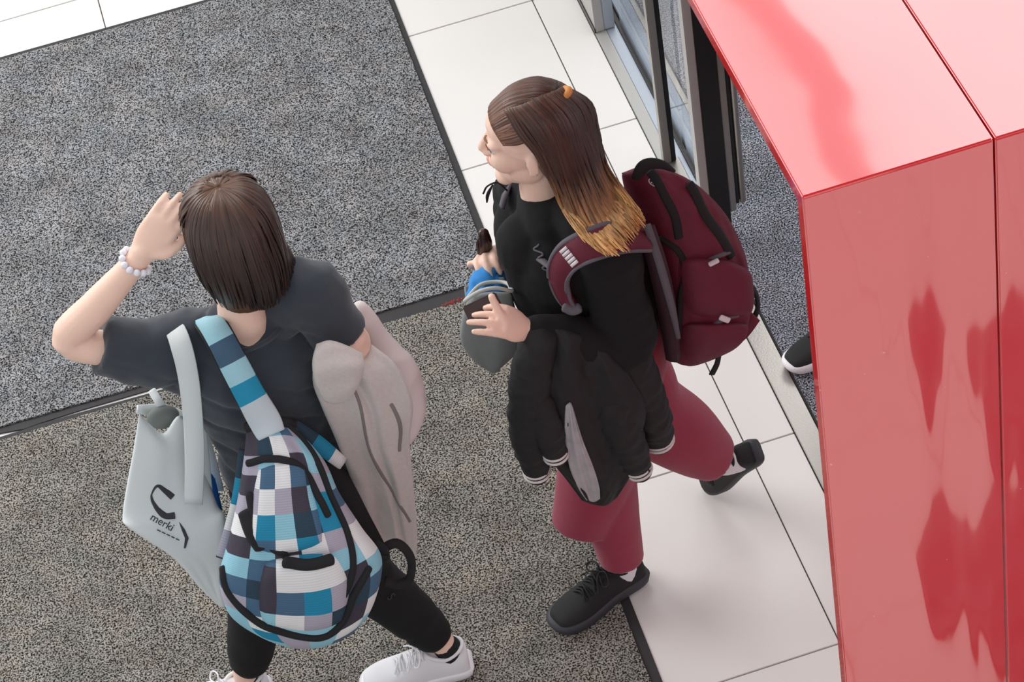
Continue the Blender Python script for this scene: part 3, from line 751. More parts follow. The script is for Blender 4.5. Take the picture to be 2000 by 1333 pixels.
g1 = [hg(math.radians(a), z, fl=f) for a, z, f in ((-122, -.11, .0), (-95, -.14, .03), (-70, -.150, .03), (-35, -.158, .008), (0, -.160, 0), (35, -.158, .0), (70, -.155, .005), (95, -.14, .008), (122, -.11, .0))]
bm = bmesh.new()
c_ = HC1 + H1.to_3x3() @ V(-.008, 0, 0)
b0 = H1.to_3x3() @ V(-.022, 0, 0)
sweep(bm, [c_ + V(0, 0, .086), c_ + V(0, 0, .080), c_ + b0 * .4 + V(0, 0, .055), c_ + b0 * 1.0 + V(0, 0, -.01)], [(.03, .03), (.066, .062), (.080, .078), (.064, .080)], side=H1.to_3x3() @ V(1, 0, 0), n=28, caps=True)
bk = H1.to_3x3() @ V(-.03, 0, 0)
sweep(bm, [c_ + V(0, 0, .0) + bk, c_ + V(0, 0, -.08) + bk, c_ + V(0, 0, -.150) + bk], [(.072, .084), (.068, .084), (.058, .076)], side=H1.to_3x3() @ V(1, 0, 0), n=28, caps=False)
cutf = H1.to_3x3() @ V(1, 0, 0)
lay = None
o = remesh('hair_base', bm, .006, 'hair_bob', p1, smooth=3)
locks('hair', 'hair_bob', p1, g1, 950, .0042, jit=.0022, layers=4, shorten=.05, inner=c_, steps=5, seed=5)
# front of the crown, combed forward
def hf(phi):
    X = H1.to_3x3() @ V(1, 0, 0); Y = H1.to_3x3() @ V(0, 1, 0); Z = V(0, 0, 1); dv = X * math.cos(phi) + Y * math.sin(phi); c = HC1 + X * -.008
    return [c + Z * .1245, c + Z * .116 + dv * .045, c + Z * .085 + dv * .082, c + Z * .045 + dv * .100]
locks('hair', 'hair_bob', p1, [hf(math.radians(a)) for a in (-75, -40, 0, 40, 75)], 260, .0042, jit=.002, layers=2, shorten=.1, inner=c_, tip1=.4, seed=9)

# ---- beige coat over her right arm
t = thing('coat', 'beige marl coat draped over the arm of the woman in the charcoal T-shirt', 'coat', w1(740, 900, .1) * 1.0)
ct = Pillow(rows(w1, [(.03, [(622, 672), (650, 668), (690, 690), (725, 672)]), (.08, [(610, 740), (665, 742), (725, 735), (775, 715)]), (.10, [(628, 795), (690, 800), (750, 800), (806, 785)]),
    (.10, [(658, 865), (705, 880), (755, 880), (800, 862)]), (.09, [(688, 945), (730, 960), (775, 960), (808, 950)]), (.08, [(720, 1030), (750, 1040), (785, 1045), (815, 1040)]), (.07, [(745, 1080), (770, 1072), (795, 1080), (812, 1092)])]),
    lambda a, b: .075 * (1 - .55 * b), TOCAM, nu=60, nv=90, p=2.4, disp=lambda a, b: .010 * math.sin(a * 11 + 2.4 * b + 1.2 * math.sin(b * 6)) + .006 * noise.noise(V(a * 6, b * 9, 1)) - .020 * math.exp(-((a - (.45 + .25 * b)) / .06) ** 2) * (1 if b > .1 else 0))
ct.mesh('shell', 'coat', t)
bm = bmesh.new(); sweep(bm, [w1(702, 606, -.10), w1(735, 668, -.07), w1(783, 735, -.03), w1(800, 800, .0), w1(790, 860, .03)], [(.020, .02), (.034, .03), (.040, .034), (.034, .03), (.018, .02)], n=22, sub=6, caps=True)
remesh('lining', bm, .006, 'coat_lining', t, smooth=2, fn=folds(.005, 14, 14, 14, 2))
cl = Pillow(rows(w1, [(.12, [(618, 672), (645, 665), (680, 676), (708, 690)]), (.15, [(610, 705), (645, 710), (680, 715), (712, 720)]), (.155, [(614, 745), (645, 752), (678, 755), (702, 750)]), (.14, [(634, 785), (652, 790), (670, 788), (686, 778)])]), .06, TOCAM, nu=30, nv=34, p=2.4, disp=lambda a, b: .004 * math.sin(b * 14 + a * 4))
cl.mesh('collar', 'coat', t)
bm = bmesh.new(); ct.line(bm, pxab(ct, [(690, 760), (715, 850), (760, 950), (800, 1020)]), .0035, off=.0, flat=.0015); ct.line(bm, pxab(ct, [(762, 790), (782, 840), (778, 878)]), .005, off=-.001, flat=.003); obj('fold_shade', bm, 'coat_dark', t)  # shade of the deep fold and gap drawn as dark strips

# ---- plaid backpack
t = thing('backpack', 'blue, white and black plaid backpack slung low on one shoulder', 'backpack', w1(590, 1050, .25))
bp1 = Pillow(rows(w1, [(.150, [(482, 832), (512, 818), (545, 818), (574, 832)]), (.20, [(476, 895), (530, 890), (585, 885), (632, 898)]), (.235, [(464, 975), (530, 975), (600, 968), (662, 962)]), (.265, [(446, 1055), (530, 1060), (620, 1050), (706, 1030)]),
    (.29, [(428, 1130), (530, 1145), (640, 1140), (746, 1092)]), (.31, [(447, 1195), (530, 1215), (640, 1220), (730, 1180)]), (.32, [(505, 1240), (570, 1262), (630, 1260), (690, 1238)])]),
    lambda a, b: .06 + .17 * min(1, b * 1.7), V(-.05, -.75, .66), nu=56, nv=70, p=2.6, disp=lambda a, b: .006 * noise.noise(V(a * 5, b * 6, 2)) + .004 * noise.noise(V(a * 11, b * 13, 4)))
bp1.mesh('main_compartment', 'plaid', t)
def pline(pl, pts, r, mt, name, off=.003, flat=None):
    bm = bmesh.new(); pl.line(bm, pxab(pl, pts), r, off=off, flat=flat); return bm, name, mt
def addline(pl, t_, name, mt, *specs):
    for pts, r, fl in specs:
        bm = bmesh.new(); pl.line(bm, pxab(pl, pts), r, off=.002, flat=fl, sub=10); obj(name, bm, mt, t_)
pk = bp1.patch('front_pocket', 'plaid', t, *[(lambda q: (q[0][0], q[1][0], q[2][1], q[3][1]))(pxab(bp1, [(505, 1150), (680, 1150), (590, 1085), (590, 1232)]))][0], h=.022)
pk2 = bp1.patch('upper_pocket', 'plaid', t, *[(lambda q: (q[0][0], q[1][0], q[2][1], q[3][1]))(pxab(bp1, [(490, 990), (620, 990), (560, 905), (560, 1085)]))][0], h=.016)
addline(bp1, t, 'piping', 'webbing', ([(482, 838), (512, 826), (548, 826), (580, 850), (620, 905), (650, 980), (680, 1050), (690, 1110), (670, 1165)], .0075, .005),
        ([(436, 1110), (450, 1165), (500, 1210), (560, 1240), (630, 1245), (668, 1215), (690, 1160), (715, 1110)], .009, .006))
addline(bp1, t, 'zipper', 'webbing', ([(484, 902), (520, 896), (560, 900), (598, 925), (625, 975), (640, 1010)], .008, .005), ([(486, 965), (500, 1030), (530, 1070), (558, 1088)], .009, .006))
addline(bp1, t, 'handle', 'webbing', ([(484, 838), (512, 826), (545, 826), (572, 838)], .014, .006))
addline(bp1, t, 'mesh_pocket', 'webbing', ([(484, 1005), (494, 1040), (512, 1070)], .020, .008))
bm = bmesh.new()
for i in range(9):
    a = i / 8
bp1.line(bm, pxab(bp1, [(560, 1092), (600, 1100), (645, 1092)]), .013, off=.024, flat=.007); obj('pocket_opening', bm, 'webbing', t)
sd = lambda f: V(.1, -.45, 1).lerp(V(0, -1, .45), f)
st = ribbon('shoulder_strap', 'plaid', t, [w1(398, 618, -.055), w1(412, 632, .05), w1(432, 665, .10), w1(458, 715, .128), w1(488, 772, .15), w1(517, 822, .17), w1(530, 850, .19)], [.052, .054, .056, .060, .062, .066, .060], .013, sd, uvw=.05)
SEG = ['strap_pale', 'strap_slate', 'strap_pale', 'strap_teal', 'strap_grey', 'strap_grey']
st.data.materials.clear()
for s_ in SEG: st.data.materials.append(M[s_])
for f in st.data.polygons:
    r0 = min(f.index // 8, 36) * 8; c = sum(proj(st.data.polygons[r0 + q_].center)[1] for q_ in range(8)) / 8 if r0 + 7 < len(st.data.polygons) else 900; f.material_index = 0 if c < 662 else 1 if c < 703 else 2 if c < 742 else 3 if c < 782 else 4
bm = bmesh.new(); P_ = [w1(398, 618, -.055), w1(412, 632, .05), w1(432, 665, .10), w1(458, 715, .128), w1(488, 772, .15), w1(517, 822, .17)]
for q in (1, -1): sweep(bm, [p + V(.027 * q, .004 * q, -.004) for p in P_], [(.004, .004)] * 6, n=8, sub=6)
sub(obj('piping', bm, 'webbing'), st)
ribbon('lower_strap', 'plaid', t, [w1(477, 880, .14), w1(466, 960, .17), w1(452, 1020, .19), w1(432, 1090, .22)], .024, .008, V(-.2, -.8, .5), uvw=.024)
ribbon('grab_loop', 'webbing', t, [w1(738, 1078, .22), w1(775, 1062, .21), w1(802, 1090, .2), w1(800, 1130, .2), w1(775, 1142, .21), w1(752, 1135, .22)], .022, .005, lambda f: V(.35, -.55, .6))
ribbon('side_strap', 'webbing', t, [w1(640, 900, .10), w1(672, 960, .12), w1(705, 1020, .15), w1(735, 1068, .2), w1(748, 1090, .24)], [.05, .055, .05, .04, .03], .008, V(.3, -.7, .6))
ribbon('side_panel', 'plaid', t, [w1(575, 828, .13), w1(622, 868, .13), w1(668, 905, .12)], [.02, .035, .03], .010, V(.2, -.7, .7))
bm = bmesh.new(); sweep(bm, [w1(732, 1062, .23), w1(748, 1075, .23), w1(752, 1092, .23)], [(.012, .006)] * 3, n=12); obj('buckle', bm, 'webbing', t)
bm = bmesh.new(); box(bm, -.5, .5, -.5, .5, -.5, .5); bmesh.ops.delete(bm, geom=bm.verts[:], context='VERTS'); bm.free()

# ---- pale tote bag
t = thing('tote_bag', 'pale grey tote bag with a dark C-shaped logo hanging from the left shoulder', 'bag', w1(330, 1000, .1))
dz = lambda k: k
tb = Pillow(rows(w1, [(.03, [(272, 806), (292, 828), (320, 846), (350, 812), (384, 842)]), (.05, [(262, 870), (300, 875), (330, 880), (362, 885), (398, 905)]), (.09, [(240, 1000), (290, 995), (335, 990), (380, 985), (424, 985)]), (.12, [(252, 1032), (300, 1040), (345, 1045), (395, 1040), (440, 1010)]),
    (.14, [(338, 1090), (365, 1092), (390, 1095), (415, 1095), (441, 1080)]), (.15, [(392, 1150), (405, 1152), (418, 1152), (428, 1152), (441, 1140)]), (.155, [(428, 1185), (431, 1187), (434, 1188), (438, 1188), (442, 1185)])]),
    lambda a, b: .05, TOCAM, nu=44, nv=56, p=2.2, disp=lambda a, b: .004 * math.sin(a * 6 + b * 3) + .004 * noise.noise(V(a * 4, b * 5, 7)))
tb.mesh('bag_body', 'tote', t)
bm = bmesh.new(); ell(bm, w1(318, 815, -.01), (.036, .02, .03)); obj('inside', bm, 'tote_in', t)
ribbon('back_panel', 'tote', t, [w1(268, 800, -.03), w1(330, 806, -.05), w1(392, 850, -.02), w1(420, 960, .03)], [.02, .03, .03, .04], .006, TOCAM)
ribbon('handle', 'tote', t, [w1(318, 646, -.10), w1(338, 640, .0), w1(355, 680, .078), w1(369, 745, .092), w1(378, 830, .095), w1(380, 900, .105), w1(378, 985, .125)], [.040, .042, .044, .044, .042, .042, .040], .004, lambda f: V(-.1, -.35, 1).lerp(V(-.1, -.8, .6), f))
ribbon('handle', 'tote', t, [w1(296, 762, -.05), w1(312, 788, -.02), w1(330, 812, -.02)], .018, .004, TOCAM)
ribbon('handle', 'tote', t, [w1(388, 820, .05), w1(396, 900, .06), w1(402, 960, .07)], .03, .004, TOCAM)
lg = [(338, 968), (325, 955), (308, 950), (297, 958), (297, 975), (306, 993), (320, 1004), (340, 1006)]
bm = bmesh.new(); ab = pxab(tb, lg); pp_ = cr([V(a, b, 0) for a, b in ab], 6); k = len(pp_)
pts = [tb.F(p.x, p.y, .0012) for p in pp_]
rw = [(.0016 + .0080 * max(0, abs(2 * i / (k - 1) - .9)) ** 1.3, .0008) for i in range(k)]
sweep(bm, pts, rw, side=[(pts[min(i + 1, k - 1)] - pts[max(i - 1, 0)]).cross(tb.n) for i in range(k)], n=8, sub=1)
ab = pxab(tb, [(352, 1020), (360, 1035), (364, 1052), (362, 1070)]); pp_ = [tb.F(a, b, .0012) for a, b in ab]
sweep(bm, pp_, [(.0006, .0006), (.0035, .0008), (.004, .0008), (.002, .0006)], side=[(pp_[min(i + 1, 3)] - pp_[max(i - 1, 0)]).cross(tb.n) for i in range(4)], n=8, sub=1)
obj('logo', bm, 'ink', t)
def text_on(name, txt, size, p, q, n, mt, parent):
    """flat lettering starting at p, running towards q, lying on a surface with normal n"""
    cu = bpy.data.curves.new(name, 'FONT'); cu.body = txt; cu.size = size; cu.extrude = .0006; cu.align_x = 'LEFT'
    o = bpy.data.objects.new(name, cu); COL.objects.link(o); dg = bpy.context.evaluated_depsgraph_get(); me = bpy.data.meshes.new_from_object(o.evaluated_get(dg)); bpy.data.objects.remove(o)
    X = (q - p).normalized(); Z = Vector(n); Z = (Z - X * Z.dot(X)).normalized(); Y = Z.cross(X); m_ = Matrix((X, Y, Z)).transposed().to_4x4(); m_.translation = p; me.transform(m_)
    o = link(name, me, None, parent, False); me.materials.clear(); me.materials.append(M[mt]); return o
ab = pxab(tb, [(292, 1016), (350, 1044), (306, 1034), (352, 1058)])
text_on('lettering', 'merki', .024, tb.F(*ab[0], .003), tb.F(*ab[1], .003), tb.n, 'ink', t)
bm = bmesh.new()
for k in range(5): sweep(bm, [tb.F(*ab[2], .003).lerp(tb.F(*ab[3], .003), k / 5), tb.F(*ab[2], .003).lerp(tb.F(*ab[3], .003), (k + .7) / 5)], [(.0012, .0005)] * 2, side=TOCAM.cross(V(1, 0, 0)), n=6, sub=1)
o = obj('small_print', bm, 'ink', t); o['kind'] = 'stuff'
bf = Pillow(rows(w1, [(.05, [(404, 925), (412, 925), (420, 935)]), (.07, [(398, 965), (415, 970), (432, 985)]), (.09, [(400, 1010), (420, 1020), (440, 1030)]), (.09, [(412, 1030), (425, 1040), (438, 1055)])]), .02, TOCAM, nu=14, nv=20)
tag(bf.mesh('folder', 'blue', None), 'bright blue plastic folder sticking out of the pale tote bag', 'folder')

# ================================================================== WOMAN WITH LONG HAIR (W2)
w2 = Who(1270, 1070)
p2 = thing('person', 'woman in a black sweater and burgundy culottes with long half-tied ombre hair, looking left', 'person', w2.g)
S2 = V(.25, .968, 0).normalized(); F2 = V(-.968, .25, 0)
HC2 = w2(1042, 266, .0)
nb2 = w2(1062, 372, .0); up2 = w2(1075, 410, .0); ch2 = w2(1090, 455, .01); wa2 = w2(1125, 560, .0); pe2 = w2(1180, 655, .0)
NS = w2(1175, 460, .135); NE = w2(1228, 675, .20); NW = w2(1035, 648, .22)
FS = w2(1018, 372, -.135); FE = w2(1010, 500, -.20); FWr = w2(985, 520, -.08)
heelF = PZ(1256, 1120, .0097); fF = (PZ(1086, 1230, .0097) - heelF).normalized(); ankF = heelF + fF * .055 + V(0, 0, .10)
toeB = PZ(1388, 940, .02); fB = (RI * -.106 + DN * .0875 + FW * .20).normalized(); heelB = toeB - fB * .258
upB = (V(-.85, -.25, .45)); upB = (upB - fB * upB.dot(fB)).normalized(); ankB = heelB + fB * .05 + upB * .10
HN = w2(1190, 700, .07); HF = w2(1175, 665, -.07); KN = w2(1172, 885, .06); KF = w2(1262, 800, -.03)
print('W2 z', {k: tuple(round(c, 2) for c in v) for k, v in dict(HC=HC2, nb=nb2, ch=ch2, wa=wa2, pe=pe2, NS=NS, NE=NE, NW=NW, FS=FS, FE=FE, FW=FWr, HN=HN, HF=HF, KN=KN, KF=KF, ankF=ankF, ankB=ankB).items()}, 'shoe', (toeB - heelB).length, (KF - ankB).length, (KN - ankF).length)
H2 = frame(HC2, V(-.92, .38, -.02), up=V(-.06, .0, 1))
bm = bmesh.new(); head_prims(bm, H2, 1.09)
sweep(bm, [HC2 + V(.01, 0, -.03), nb2.lerp(HC2, .4), nb2, ch2.lerp(nb2, .6)], [.050, .047, .052, .055], n=20)
sweep(bm, [up2, ch2, wa2, pe2, pe2 + V(0, 0, -.07)], [(.11, .055), (.13, .085), (.105, .078), (.14, .10), (.12, .09)], side=S2, n=28)
sweep(bm, [up2, NS, NS.lerp(NE, .5), NE, NE.lerp(NW, .5), NW], [.045, .046, .040, .036, .033, .026], n=16)
sweep(bm, [up2, FS, FS.lerp(FE, .5), FE, FE.lerp(FWr, .5), FWr], [.045, .046, .040, .036, .033, .024], n=16)
sweep(bm, [HN, HN.lerp(KN, .5), KN, KN.lerp(ankF, .4), ankF + V(0, 0, .03), ankF + V(0, 0, -.03)], [.075, .065, .048, .046, .033, .033], n=16)
sweep(bm, [HF, HF.lerp(KF, .5), KF, KF.lerp(ankB, .4), ankB.lerp(KF, .1), ankB - upB * .03], [.075, .065, .048, .046, .033, .033], n=16)
# near hand: thumb up, fingers forward round the phone
hand(bm, NW, w2(986, 628, .235), V(-.35, .55, -.75), [.25, .38, .5, .6], thumb=1, thumb_to=w2(960, 580, .21), fr=.0085)
hand(bm, FWr, w2(957, 492, -.06), V(.2, -.5, -.8), [.7, .75, .8, .85], thumb=-1, fr=.0085)
remesh('body', bm, .0042, 'skin', p2, smooth=2)
face_parts(H2, p2, 1.09)
# sweater
bm = bmesh.new()
sweep(bm, [up2 + V(0, 0, .012), up2.lerp(ch2, .5), ch2.lerp(wa2, .25), wa2, wa2.lerp(pe2, .75)], [(.125, .072), (.160, .100), (.168, .126), (.150, .118), (.160, .125)], side=S2, n=36)
ell(bm, w2(1035, 475, .05), (.075, .075, .075)); sweep(bm, [w2(1042, 500, .05), w2(1062, 560, .06), w2(1078, 615, .06)], [.070, .070, .066], n=20); ell(bm, w2(1030, 440, -.07), (.075, .075, .075))
sweep(bm, [w2(1180, 450, .03), w2(1205, 560, .03), w2(1215, 650, .03)], [(.07, .07), (.085, .08), (.08, .08)], n=20)
sweep(bm, [up2, NS, NS.lerp(NE, .5), NE, NE.lerp(NW, .5), NE.lerp(NW, .92)], [.066, .070, .064, .058, .048, .037], n=22, caps=True)
sweep(bm, [up2, FS, FS.lerp(FE, .5), FE, FE.lerp(FWr, .8)], [.06, .060, .052, .048, .036], n=22)
swt = remesh('sweater', bm, .006, 'sweater', p2, smooth=3, fn=folds(.005, 9, 9, 16, 11))
bm = bmesh.new()
pts = [surf(swt, 1046 + 7 * math.cos(i * 1.1) + i * 1.5, 478 + i * 3.2, .0015)[0] for i in range(20)]
sweep(bm, pts, [.0022] * 20, n=6, sub=3); obj('chest_print', bm, 'pack_grey', p2)
# culottes
bm = bmesh.new()
sweep(bm, [wa2.lerp(pe2, .5), pe2, pe2 + V(0, 0, -.10)], [(.140, .11), (.168, .138), (.15, .130)], side=S2, n=30)
sweep(bm, [HN, HN.lerp(KN, .55), KN, w2(1160, 950, .07), w2(1150, 1015, .075)], [(.10, .105), (.098, .10), (.090, .095), (.088, .088), (.086, .070)], n=30, caps=False)
sweep(bm, [KN, KN.lerp(ankF, .4), KN.lerp(ankF, .7), ankF + V(0, 0, .012)], [(.08, .08), (.066, .066), (.060, .060), (.052, .054)], n=24, caps=False)
sweep(bm, [HF, HF.lerp(KF, .6), KF, KF.lerp(ankB, .45), KF.lerp(ankB, .86)], [(.118, .118), (.112, .110), (.100, .098), (.088, .092), (.064, .074)], n=30, caps=False)
remesh('culottes', bm, .006, 'culotte', p2, smooth=2, fn=folds(.008, 5, 5, 3, 21))
shoe(p2, heelF, fF, V(0, 0, 1), 'black_shoe', 'black_sole', 'black_shoe', 'black_shoe', length=.275, chunky=.006, sc=1.1)
shoe(p2, heelB, fB, upB, 'black_shoe', 'black_sole', 'black_shoe', 'black_shoe', length=.262, chunky=.004)
for an, f_, u_ in ((ankF, fF, V(0, 0, 1)), (ankB, fB, upB)):
    b2 = bmesh.new(); sweep(b2, [an - u_ * .05, an - u_ * .02, an - u_ * .004], [(.037, .035), (.038, .036), (.036, .034)], side=f_, n=20); obj('sock', b2, 'sock_white', p2)
# hair: top part combed back to the tie, long part hanging
X2 = H2.to_3x3() @ V(1, 0, 0); Y2 = H2.to_3x3() @ V(0, 1, 0); Z2 = H2.to_3x3() @ V(0, 0, 1)
hp = lambda x, y, z: HC2 + X2 * x + Y2 * y + Z2 * z
bm = bmesh.new()
sweep(bm, [hp(.045, 0, .080), hp(.01, 0, .078), hp(-.04, 0, .060), hp(-.060, 0, .02)], [(.042, .030), (.072, .046), (.084, .064), (.080, .060)], side=Y2, n=28, caps=True)
sweep(bm, [hp(-.045, 0, .04), hp(-.05, 0, -.04), hp(-.06, 0, -.10) + V(.01, 0, 0)], [(.086, .060), (.082, .052), (.076, .036)], side=Y2, n=24)
bases = remesh('hair_base', bm, .006, 'hair_long', p2, smooth=3)
tie = hp(-.082, .0, .112)
topg = []
for a in (-1, -.72, -.4, 0, .4, .72, 1):
    y = .076 * a
    topg.append([hp(.082 - .034 * a * a, y * .98, .082 - .030 * a * a), hp(.035 - .02 * a * a, y * 1.15, .124 - .058 * a * a), hp(-.02, y * 1.12, .138 - .055 * a * a), hp(-.062, y * .62, .126 - .02 * abs(a)), tie])
locks('hair', 'hair_long', p2, topg, 420, .0042, jit=.0012, layers=2, shorten=.02, tip0=0, tip1=.30, inner=HC2, seed=21)
bm = bmesh.new(); sweep(bm, [tie + Y2 * .016 + V(0, 0, .006), tie + X2 * -.01 + V(0, 0, .012), tie - Y2 * .016 + V(0, 0, .006)], [.006, .008, .006], n=10, sub=4); obj('hair_tie', bm, 'orange', p2)
# long hair, near side first
def lg_(y0, pxs, d0):
    return [w2(u, v, d) for (u, v), d in zip(pxs, d0)]
longg = [
    [w2(984, 214, .055), w2(1012, 262, .092), w2(1046, 302, .106), w2(1074, 352, .108), w2(1098, 405, .12), w2(1128, 450, .14), w2(1150, 480, .15)],
    [w2(1020, 205, .075), w2(1060, 250, .110), w2(1088, 310, .112), w2(1110, 375, .115), w2(1136, 432, .14), w2(1168, 478, .16), w2(1196, 505, .17)],
    [w2(1052, 190, .07), w2(1096, 240, .100), w2(1118, 305, .105), w2(1143, 370, .11), w2(1172, 430, .13), w2(1204, 470, .15), w2(1230, 495, .16)],
    [w2(1080, 180, .04), w2(1122, 220, .06), w2(1144, 285, .07), w2(1168, 350, .08), w2(1200, 405, .10), w2(1232, 445, .12), w2(1254, 470, .13)],
    [w2(1102, 170, .0), w2(1150, 204, .0), w2(1166, 262, .01), w2(1180, 322, .03), w2(1214, 375, .05), w2(1244, 415, .07), w2(1266, 440, .08)],
    [w2(1106, 168, -.04), w2(1154, 202, -.05), w2(1170, 258, -.04), w2(1180, 315, -.02), w2(1208, 362, .0), w2(1234, 398, .02), w2(1252, 420, .03)],
]
def over_(p_, off):
    u_, v_ = proj(p_); loc, n_ = surf(swt, u_, v_, 0); r_ = (p_ - CAM).normalized(); return CAM + r_ * min((p_ - CAM).length, (loc - CAM).length - off)
longg = [g_[:3] + [over_(g_[3], .012), over_(g_[4], .022), over_(g_[5], .058), over_(g_[6], .066)] for g_ in longg]
locks('hair', 'hair_long', p2, longg, 850, .0046, jit=.0045, layers=4, shorten=.16, tip0=.12, tip1=1.0, inner=w2(1110, 330, .0), steps=4, seed=31)
longin = [[p.lerp(w2(1110 + 22 * i, 260 + 38 * i, -.01), .22) for i, p in enumerate(g_)] for g_ in longg]
locks('hair', 'hair_long', p2, longin, 200, .010, jit=.003, layers=1, shorten=.12, tip0=.12, tip1=.92, steps=4, seed=33)
# ---- burgundy backpack
t = thing('backpack', 'burgundy backpack with dark straps on the back of the long-haired woman', 'backpack', w2(1360, 520, .05))
b2_ = Pillow(rows(w2, [(.00, [(1214, 338), (1255, 326), (1310, 338), (1366, 366)]), (.02, [(1232, 395), (1295, 392), (1362, 402), (1416, 440)]), (.05, [(1258, 470), (1318, 476), (1388, 486), (1446, 505)]), (.075, [(1282, 570), (1338, 580), (1402, 582), (1456, 588)]),
    (.09, [(1300, 650), (1350, 660), (1404, 658), (1448, 650)]), (.10, [(1322, 708), (1350, 716), (1390, 704), (1428, 686)])]), lambda a, b: .16 + .06 * min(1, b * 2), (TOCAM + V(.25, 0, 0)).normalized(), nu=50, nv=64, p=2.6,
    disp=lambda a, b: .007 * noise.noise(V(a * 5, b * 6, 12)) + .004 * noise.noise(V(a * 11, b * 13, 14)))
b2_.mesh('main_compartment', 'pack_red', t)
def rect(pl, L): q = pxab(pl, L); return (q[0][0], q[1][0], q[2][1], q[3][1])
b2_.patch('front_pocket', 'pack_red', t, *rect(b2_, [(1325, 560), (1455, 560), (1390, 505), (1395, 625)]), h=.03)
b2_.patch('lower_pocket', 'pack_red', t, *rect(b2_, [(1325, 665), (1448, 665), (1390, 632), (1390, 706)]), h=.026)
addline(b2_, t, 'compression_strap', 'webbing', ([(1268, 335), (1300, 380), (1318, 430), (1326, 465)], .011, .004), ([(1345, 362), (1372, 410), (1405, 460), (1430, 500)], .011, .004), ([(1290, 468), (1330, 500), (1338, 540), (1330, 590), (1322, 690)], .009, .004))
addline(b2_, t, 'zipper', 'pack_grey', ([(1365, 520), (1395, 503), (1425, 492)], .006, .004), ([(1380, 640), (1415, 622), (1440, 612)], .006, .004))
q = pxab(b2_, [(1398, 625), (1412, 632), (1378, 518), (1392, 512)])
for i in (0, 2): bm = bmesh.new(); sweep(bm, [b2_.F(*q[i], .034), b2_.F(*q[i + 1], .036)], [(.007, .003)] * 2, n=10, sub=2); obj('zip_pull', bm, 'badge', t)
bm = bmesh.new(); pts = []
qc = pxab(b2_, [(1276, 358)])[0]
for i in range(17): pts.append(b2_.F(qc[0] + .045 * math.cos(i * math.pi / 8), qc[1] + .026 * math.sin(i * math.pi / 8), .003))
sweep(bm, pts, [.0012] * 17, n=6, sub=1); sweep(bm, [b2_.F(qc[0] - .03, qc[1], .004), b2_.F(qc[0] + .02, qc[1] - .01, .004)], [.0015] * 2, n=6, sub=1); sweep(bm, [b2_.F(qc[0] - .02, qc[1] + .01, .004), b2_.F(qc[0] + .02, qc[1] + .0, .004)], [.0015] * 2, n=6, sub=1)
obj('badge', bm, 'badge', t)
bm = bmesh.new(); sweep(bm, [w2(1242, 345, .05), w2(1262, 322, .05), w2(1292, 322, .05), w2(1316, 334, .05)], [(.012, .008), (.018, .010), (.012, .008), (.004, .004)], n=12, sub=6); obj('grab_handle', bm, 'webbing', t)
ribbon('side_panel', 'pack_dark', t, [w2(1262, 445, .155), w2(1285, 520, .165), w2(1302, 600, .17), w2(1315, 700, .17)], [.035, .04, .04, .03], .02, V(-.5, -.6, .5))
sg = ribbon('side_trim', 'pack_grey', t, [w2(1264, 440, .17), w2(1290, 520, .185), w2(1312, 600, .19), w2(1325, 660, .185)], [.016, .018, .016, .010], .008, V(-.3, -.7, .6))
ribbon('lower_strap', 'webbing', t, [w2(1448, 545, .10), w2(1474, 570, .08), w2(1480, 600, .08), w2(1470, 628, .09)], .014, .005, V(.5, -.5, .6))
ribbon('lower_flap', 'pack_red', t, [w2(1475, 618, .09), w2(1450, 645, .11), w2(1420, 670, .13)], [.03, .04, .04], .01, V(.3, -.6, .7))
ribbon('hanging_strap', 'webbing', t, [w2(1404, 694, .13), w2(1400, 712, .13), w2(1390, 732, .13)], .014, .004, V(.3, -.6, .7))
def over(p_, off=.03):
    u_, v_ = proj(p_); loc, n_ = surf(swt, u_, v_, 0); r_ = (p_ - CAM).normalized(); dl = (loc - CAM).length
    return CAM + r_ * min((p_ - CAM).length, dl - off)
SP = [w2(1262, 462, .165), w2(1215, 462, .195), w2(1160, 476, .215), w2(1112, 500, .212), w2(1092, 535, .195), w2(1100, 575, .19), w2(1122, 608, .20)]
nrm = lambda f: V(-.1, -.5, .85).lerp(V(-.75, -.6, .25), min(1, f * 1.6))
ss = ribbon('shoulder_strap', 'pack_red', t, SP, [.066, .066, .064, .060, .052, .038, .026], .016, nrm)
bm = bmesh.new(); w_ = [.066, .066, .064, .060, .052, .038, .026]
for q in (1, -1):
    pts = []
    for i, p in enumerate(SP):
        tt = (SP[min(i + 1, 6)] - SP[max(i - 1, 0)]).normalized(); n = nrm(i / 6); s = tt.cross((n - tt * n.dot(tt)).normalized()); pts.append(p + s * w_[i] * .48 * q + n.normalized() * .004)
    sweep(bm, pts, [(.0065, .0045)] * 7, n=8, sub=6, side=[tt.cross(V(0, 0, 1)) for tt in [(pts[min(i + 1, 6)] - pts[max(i - 1, 0)]) for i in range(7)]])
sub(obj('edging', bm, 'pack_grey'), ss)
bm = bmesh.new()
p0 = SP[3].lerp(SP[2], .1); tt = (SP[4] - SP[2]).normalized(); n = nrm(.5).normalized(); s = tt.cross(n).normalized(); n = s.cross(tt)
m_ = Matrix((tt, s, n)).transposed().to_4x4(); m_.translation = p0 + n * .011
for i in range(5):
    bb = bmesh.new(); box(bb, -.011, .011, -.022 + i * .009, -.022 + i * .009 + .0072, 0, .002); bmesh.ops.transform(bb, matrix=m_, verts=bb.verts); me_ = bpy.data.meshes.new('q'); bb.to_mesh(me_); bb.free(); bm.from_mesh(me_); bpy.data.meshes.remove(me_)
sub(obj('label_tag', bm, 'badge'), ss)
bm = bmesh.new(); sweep(bm, [w2(1104, 600, .205), w2(1118, 606, .21), w2(1130, 602, .21)], [(.012, .007)] * 3, n=12); obj('buckle', bm, 'pack_grey', t)
